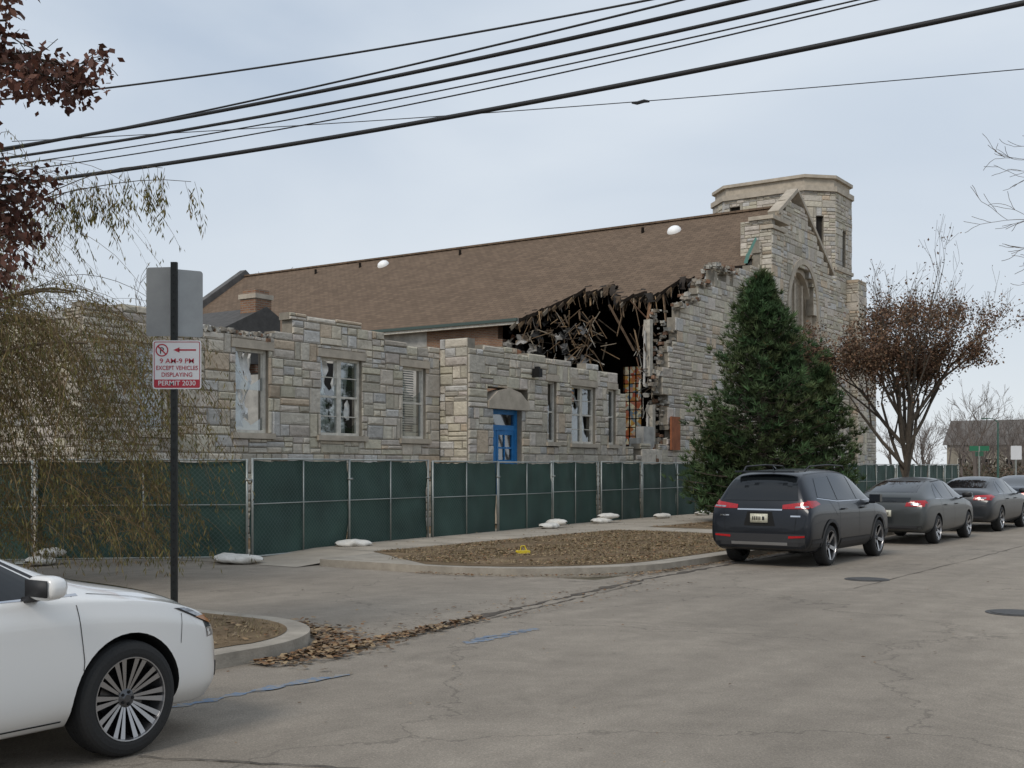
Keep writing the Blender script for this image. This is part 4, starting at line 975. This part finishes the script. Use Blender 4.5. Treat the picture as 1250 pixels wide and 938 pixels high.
st_pri=[(-2.30,.72,.5,.62,.72,.38),(-2.27,1.02,.60,.86,.82,.32),(-2.1,1.12,.66,1.0,.86,.27),(-1.7,1.25,.62,1.0,.88,.24),(-1.1,1.40,.57,.99,.88,.23),(-.5,1.47,.56,.975,.88,.22),(.1,1.47,.56,.965,.88,.22),(.5,1.38,.57,.96,.88,.22),(.98,1.15,.67,.95,.88,.22),(1.25,1.03,.75,.92,.875,.22),(1.75,.93,.72,.84,.865,.22),(2.05,.82,.64,.74,.82,.20),(2.22,.66,.5,.58,.70,.20)]
def paint(n,c,metal=.4,r=.32): return mat(n,c,r,metal,coat=.35,spec=.4,var=.06,vs=2)
car('suv_car',st_suv,1.33,-1.33,.35,paint('slate_paint',(.013,.016,.022)),-1.11,-12.5,suv,dict(two=False,ns=5))
car('hatchback_car',st_pri,1.35,-1.35,.32,paint('grey_paint',(.07,.075,.075)),5.95,-12.5,hatch,dict(two=False,ns=7))
car('sedan_car',st_sed,1.39,-1.39,.33,paint('dark_grey_paint',(.035,.038,.042)),12.1,-12.5,sedan,dict(two=False,ns=6))
car('sedan_car',st_sed,1.39,-1.39,.33,paint('midnight_paint',(.018,.024,.036)),17.9,-12.5,sedan,dict(two=False,ns=6))
car('suv_car',st_suv,1.33,-1.33,.35,paint('pale_paint',(.5,.5,.5),.2),25.5,-12.5,suv,dict(two=False,ns=5))
car('sedan_car',st_sed,1.39,-1.39,.34,mat('white_car_paint',(.80,.79,.765),.3,0,coat=1,spec=.5),-19.29,-13.75,sedan,dict(two=True,ns=10))
# ---------------------------------------------------------------- trees
def grow(mb,p,d,L_,r,dep,tips,spread=.5,up=.1,nseg=4,kids=(2,3),shr=.72,col=(1,1,1),minr=.004,wob=.12):
    pts=[V(p)];rs=[r]; d=V(d).normalized()
    for i in range(nseg):
        d=(d+V((U(-wob,wob),U(-wob,wob),U(-wob,wob)+up*.3))).normalized(); pts.append(pts[-1]+d*L_/nseg); rs.append(max(minr,r*(1-.42*(i+1)/nseg)))
    mb.path(pts,rs,6 if r>.04 else (4 if r>.012 else 3),0,col,cap=False)
    tips.append((pts[-1],d,dep)); 
    if dep<=2:
        for q in pts[1:-1]: tips.append((q,d,dep))
    if dep==0: return
    for _ in range(random.randint(*kids)):
        ax=V((U(-1,1),U(-1,1),U(-1,1))).cross(d); 
        if ax.length<.01: continue
        ax.normalize(); nd=(Matrix.Rotation(U(.5,1.2)*spread,3,ax)@d); nd=(nd+V((0,0,up))).normalized()
        k=random.randint(max(1,nseg//2),nseg); grow(mb,pts[k],nd,L_*shr*U(.75,1.15),rs[k]*.72,dep-1,tips,spread,up,nseg,kids,shr,col,minr,wob)
def leafq(mb,p,sz,c,asp=.5,droop=0):
    a=V((U(-1,1),U(-1,1),U(-1,1)-droop)).normalized(); b=a.cross(V((U(-1,1),U(-1,1),U(-1,1)))).normalized()
    mb.add([p,p+a*sz*.5+b*sz*asp*.5,p+a*sz,p+a*sz*.5-b*sz*asp*.5],[(0,1,2,3)],1,c)
m_bark=mat('bark',(.095,.078,.06),.95,var=.3,vs=10,bump=.6,bs=30)
m_lf=mat('foliage',(1,1,1),.75,attr=True,spec=.2)
def pear(name,x,y,seed,leaves):
    random.seed(seed); k=MB(); tips=[]; k.path([(0,0,-.05),(0,.02,.6),(.03,0,1.2)],[.19,.15,.14],8)
    for i in range(15):
        a=i*2.4; z=1.0+i*.14; tilt=.18+.62*(i%5)/4; grow(k,(0,0,z),(math.cos(a)*tilt,math.sin(a)*tilt,1),2.75*(1.12-.30*tilt),.07,4,tips,.52,.13,4,(2,3),.70,(1,1,1),.005,.10)
    low=[t for t in tips if 1.6<t[0].z<7.0]; mid_=[t for t in tips if 2.5<t[0].z<5.6]
    for _ in range(leaves):
        r=R(); p,d,dp=random.choice(mid_ if r<.5 else (low if r<.9 else tips))
        if p.z>7.4 and R()<.6: continue
        orange=(p.x>1.0 and p.z<4.8)
        c=random.choice([(.15,.085,.055),(.11,.065,.045),(.19,.11,.065),(.13,.085,.06),(.09,.07,.045),(.22,.14,.085)]+([(.32,.17,.07),(.28,.15,.07)] if orange else []))
        leafq(k,p+V((U(-.25,.25),U(-.25,.25),U(-.25,.25))),U(.06,.12),c,.6,.4)
    o=k.obj(name,[m_bark,m_lf]); o.location=(x,y,.1); return o
pear('pear_tree',13.25,40.0,5,36000)
def baretree(name,x,y,h,seed,parent=None,dep=5,mat_=None):
    random.seed(seed); k=MB(); tips=[]; grow(k,(0,0,-.1),(0,0,1),h*.32,h*.018,dep,tips,.64,.11,3,(2,4),.74,minr=.012)
    o=k.obj(name,[mat_ or m_bark],parent); o.location=(x,y,0); return o
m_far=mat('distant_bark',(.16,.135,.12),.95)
# pine
random.seed(11)
k=MB()
def needle_tuft(p,d,sz,c,n=11):
    for _ in range(n):
        a=(d*.8+V((U(-1,1),U(-1,1),U(-.6,1)))).normalized(); b=a.cross(V((U(-1,1),U(-1,1),U(-1,1)))).normalized()*sz*.07
        g_=U(.8,1.25)
        k.add([p-b,p+b,p+a*sz*U(.7,1.2)],[(0,1,2)],1,(c[0]*g_,c[1]*g_,c[2]*g_))
def pine(cx,cy,h,rb,nb,z0=.25,ph=0):
    k.path([(cx,cy,-.1),(cx,cy,h*.5),(cx,cy,h*.97)],[.16,.1,.02],7)
    for i in range(nb):
        f=(i+R()*.9)/nb; z=z0+(h-z0)*f; env=rb*max(0,1-f)**.66*(1-.5*max(0,.14-f)/.14); a=i*2.399+ph
        env*=1+.6*noise.noise(V((math.cos(a)*1.5,math.sin(a)*1.5,z*.9+ph)))+U(-.2,.14)
        p0=V((cx,cy,z)); rise=.25+.8*f; pts=[]; m_=6
        for j in range(m_+1):
            q=j/m_; pts.append(p0+V((math.cos(a)*env*q,math.sin(a)*env*q,-.18*env*q+rise*env*.55*q*q)))
        k.path(pts,[.03*(1-.8*j/m_)+.004 for j in range(m_+1)],3,0,(1,1,1),cap=False)
        hue=U(.8,1.25)
        for j in range(2,m_+1):
            sp=.10+env*.10
            for _ in range(5 if j>3 else 3):
                off=V((U(-sp,sp),U(-sp,sp),U(-.06,.18))); p=pts[j]+off
                out=V((math.cos(a),math.sin(a),1.0)).normalized(); g_=U(.6,1.35)*(.40+.95*(j/m_)**2)*(1+2.5*max(0,off.z))  # inner shade and lit upper tips are painted into the tuft colour
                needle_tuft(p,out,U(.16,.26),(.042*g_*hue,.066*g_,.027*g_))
                if R()<.03: needle_tuft(p,out,.15,(.14,.09,.045),5)
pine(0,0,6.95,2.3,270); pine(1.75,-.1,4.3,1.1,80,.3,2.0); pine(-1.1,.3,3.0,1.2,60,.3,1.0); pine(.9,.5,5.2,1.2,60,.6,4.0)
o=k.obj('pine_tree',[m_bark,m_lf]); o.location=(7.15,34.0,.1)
# willow
random.seed(21)
k=MB(); cx,cy=-9.9,17.2
k.path([(cx,cy,-.1),(cx+.1,cy,1.6),(cx+.5,cy,3.0)],[.3,.24,.18],8)
limbs=[]
for i in range(30):
    a=U(-2.2,1.4) if i<26 else U(0,6.28); rr_=U(1.5,4.4); top=U(3.0,5.0) if i<24 else U(5,5.9); p=[]
    for j in range(9):
        q=j/8; p.append(V((cx+.4+math.cos(a)*rr_*q,cy+math.sin(a)*rr_*q*.8,2.2+(top-2.2)*math.sin(q*1.75)/1.0)))
    k.path(p,[.06*(1-q/9)+.008 for q in range(9)],5,0,cap=False); limbs.append(p)
LC=[(.12,.11,.035),(.16,.14,.05),(.09,.09,.035),(.18,.14,.06),(.14,.10,.05)]
def strand(p,d,L_,lf=.8,thin=.004,lsz=1.,K=None):
    K=K or k
    n=12; pts=[p.copy()]; v=d.copy()
    for j in range(n):
        v=(v+V((U(-.12,.12),U(-.12,.12),-.17))).normalized(); q=pts[-1]+v*L_/n
        if q.z<.3: break
        pts.append(q)
    if len(pts)<3: return
    g_=U(.5,1.2); K.path(pts,[thin*(1-.6*j/len(pts)) for j in range(len(pts))],3,0,(1.4*g_,1.15*g_,.75*g_),cap=False)
    for q in pts[2:]:
        for _ in range(3):
            if R()<lf:
                c=random.choice(LC); dr=V((U(-.6,.6),U(-.6,.6),-1)).normalized(); s_=U(.06,.12)*lsz; b=V((U(-1,1),U(-1,1),0)).normalized()*.009*lsz
                p2=q+V((U(-.06,.06),U(-.06,.06),U(-.08,.08))); K.add([p2,p2+dr*s_*.5+b,p2+dr*s_,p2+dr*s_*.5-b],[(0,1,2,3)],1,c)
for _ in range(950):
    p=random.choice(limbs); j=random.randint(3,8); q=p[j]+V((U(-.25,.25),U(-.3,.3),U(-.2,.15))); a=U(-1.8,1.6)
    if q.x>-6.2 and R()<.45: continue
    z=U(-.2,.6); strand(q,V((math.cos(a)*.8,math.sin(a)*.6,z)),U(1.4,3.6),.8,U(.003,.006))
for _ in range(1150):
    q=V((-11.5+6.2*R()**.9,cy+U(-1.5,1.6),U(.6,3.9))); a=U(-1.2,1.2); strand(q,V((math.cos(a),math.sin(a)*.6,U(-.2,.6))),U(.8,2.2),.8,U(.003,.005))
o=k.obj('willow_tree',[mat('willow_twig',(.12,.095,.065),.9,attr=True),m_lf])
random.seed(4); k=MB()
for (x0,z0,x1,z1) in((-8.0,4.6,-5.0,6.0),(-8.2,5.0,-4.6,5.8),(-7.8,4.2,-5.8,5.7),(-8.6,5.4,-6.4,5.6)):
    pts=[]; n=10
    for j in range(n+1):
        q=j/n; pts.append(V((x0+(x1-x0)*q,17+U(-.04,.04),z0+(z1-z0)*math.sin(q*1.75))))
    k.path(pts,[.014*(1-.7*j/n) for j in range(n+1)],4,0,cap=False)
    for j in range(5,n+1):
        for _ in range(2): strand(pts[j]+V((U(-.1,.1),0,0)),V((U(.0,.6),U(-.3,.3),-.8)),U(.4,.8),.8,.003,1.3)
o2=k.obj('willow_shoots',[m_bark,m_lf]); o2.parent=o
# oak with brown leaves, upper left
random.seed(31); k=MB(); tips=[]
k.path([(-6.5,9.5,-.1),(-6.4,9.5,3),(-6.2,9.5,6.5)],[.26,.22,.15],8)
for z,dx,dz,L_ in((3.0,1,.2,1.35),(3.3,1,.15,1.3),(3.7,1,.25,1.4),(4.1,1,.15,1.4),(4.5,1,.2,1.5),(4.9,1,.2,1.5),(5.2,1,.05,1.6),(5.5,1,-.1,1.6),(5.8,1,-.15,1.7),(3.5,.8,.4,1.3)):
    grow(k,(-6.3,9.5+U(-.3,.3),z),(dx,U(-.25,.25),dz),L_,.04,3,tips,.55,-.03,5,(2,4),.52)
for _ in range(10000):
    p,d,dp=random.choice(tips)
    p=p+V((U(-.14,.14),U(-.14,.14),U(-.18,.08)))
    lim=-3.42 if p.z>5.0 else (-3.7 if p.z>4.5 else -3.88)
    if p.x>lim and R()<.93: continue
    if p.x<-5.2: continue
    c=random.choice([(.14,.06,.042),(.10,.045,.035),(.18,.09,.065),(.075,.038,.028),(.15,.08,.06)]); leafq(k,p,U(.05,.10),c,.6,.6)
k.obj('oak_tree',[m_bark,m_lf])
random.seed(9); k=MB(); tips=[]
k.path([(9.6,16.5,-.1),(9.4,16.5,4),(9.2,16.5,7)],[.2,.17,.12],8)
for z,dz,L_ in((4.3,.25,1.3),(5.0,.15,1.3),(5.5,.5,1.2),(6.0,.2,1.2),(3.9,.2,1.2)): grow(k,(9.2,16.5,z),(-1,U(-.3,.3),dz),L_,.035,4,tips,.6,.03,5,(2,3),.68,(1,1,1),.004,.2)
k.obj('bare_tree',[m_bark])
# trees beyond
DT=empty('distant_trees')
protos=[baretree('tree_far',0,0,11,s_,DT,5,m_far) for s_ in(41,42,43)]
spots=[(-20.5,92,1.75),(-24,90,1.6),(-18,97,1.8),(-28,86,1.6),(-34,80,1.5)]
random.seed(3)
for i in range(44): a=U(.33,.47); d=U(78,150); spots.append((d*math.sin(a),d*math.cos(a),U(.45,.8)))
for i in range(50):
    a=U(-.6,.62); d=U(130,220); spots.append((d*math.sin(a),d*math.cos(a),U(.8,1.15)))
for i,(x,y,s_) in enumerate(spots):
    if i<3: o=protos[i]
    else: o=bpy.data.objects.new('tree_far',protos[i%3].data); sc.collection.objects.link(o); o.parent=DT
    o.location=(x,y,0); o.scale=(s_*.9,s_*.9,s_); o.rotation_euler=(0,0,U(0,6))
# low scrub and hedges closing the view down the street
random.seed(8); k=MB()
for _ in range(9000):
    a=U(.36,.48); d=U(95,140); x,y=d*math.sin(a),d*math.cos(a); h=1.2+2.4*abs(noise.noise(V((x*.15,y*.15,0))))
    p=V((x,y,U(0,h))); c=random.choice([(.12,.095,.07),(.09,.08,.055),(.15,.11,.08),(.08,.075,.05)]); leafq(k,p,U(.3,.6),c,.25)
k.obj('hedge',[m_bark,m_lf])
m_hr=mat('house_roof',(.13,.12,.11),.9,var=.2); m_sid=mat('house_siding',(.30,.27,.22),.8,var=.15); m_b2=brickmat('house_brick',(.18,.11,.08),(.14,.085,.06),(.2,.18,.15))
def house(x,y,rot,w_,d,h,wall):
    E=empty('brick_house' if wall is m_b2 else 'frame_house',(x,y,0),rot); k=MB()
    k.box(-w_/2,w_/2,-d/2,d/2,0,h,0); k.add([(-w_/2,-d/2,h),(w_/2,-d/2,h),(0,-d/2,h+w_*.38)],[(0,1,2)],0); k.add([(-w_/2,d/2,h),(w_/2,d/2,h),(0,d/2,h+w_*.38)],[(2,1,0)],0)
    for sg in(-1,1): k.add([(sg*(w_/2+.3),-d/2-.4,h-.2),(sg*(w_/2+.3),d/2+.4,h-.2),(0,d/2+.4,h+w_*.38+.05),(0,-d/2-.4,h+w_*.38+.05)],[(0,1,2,3)],1)
    k.box(-w_/2+.5,w_/2-.5,-d/2-1.8,-d/2,0,.8,2); k.box(-w_/2+.4,w_/2-.4,-d/2-2,-d/2-.01,2.9,3.1,1)
    for x_ in(-w_/2+.6,0,w_/2-.6): k.box(x_-.08,x_+.08,-d/2-1.85,-d/2-1.7,.8,2.9,2)
    for z in((1.2,4.1) if h>5 else (1.2,)):
        for x_ in(-w_*.25,w_*.22):
            k.box(x_-.55,x_+.55,-d/2-.05,-d/2+.02,z,z+1.4,2); k.box(x_-.47,x_+.47,-d/2-.07,-d/2-.052,z+.08,z+1.32,3)
        for y_ in(-d*.3,0,d*.3): k.box(-w_/2-.05,-w_/2+.02,y_-.5,y_+.5,z,z+1.4,2); k.box(-w_/2-.07,-w_/2-.052,y_-.42,y_+.42,z+.08,z+1.32,3)
    k.obj('house_shell',[wall,m_hr,m_white,m_cg],E)
for i in range(6):
    p=Wd(168+i*11,4); house(p.x,p.y,ROT,6.5,8,3.6,(m_sid,m_b2)[i%2])
p=Wd(112,9); house(p.x,p.y,ROT,6.5,8,4.2,m_sid)
m_gs=mat('street_sign_green',(.02,.16,.08),.5)
def farsign(x,y,h,kind):
    b=MB(); b.path([(0,0,0),(0,0,h)],[.04,.04],8,0)
    if kind=='green': b.box(-.5,.5,-.02,.0,h-.25,h,1); b.box(-.01,.01,-.5,.5,h-.52,h-.28,1); nm='street_name_sign'
    else: plate(b,-.23,.23,h-.6,h-.02,.03,-.06,-.055,1,0); nm='parking_sign'
    o=b.obj(nm,[m_galv,m_gs if kind=='green' else m_sw]); o.location=(x,y,0)
farsign(23.6,60,2.75,'green'); farsign(21.2,50,2.6,'d')
b=MB(); b.path([(0,0,0),(0,0,4.6)],[.08,.05],8,0); b.path([(0,0,4.6),(-.3,0,4.8),(-.8,0,4.85)],[.04,.03,.03],6,0); b.box(-1.05,-.7,-.08,.08,4.78,4.86,0)
o=b.obj('street_lamp',[mat('green_lamp_post',(.06,.14,.11),.5,.3)]); o.location=(31.5,77,0)
print('VERTS',sum(len(o.data.vertices) for o in sc.objects if o.type=='MESH'),time.time()-T0)
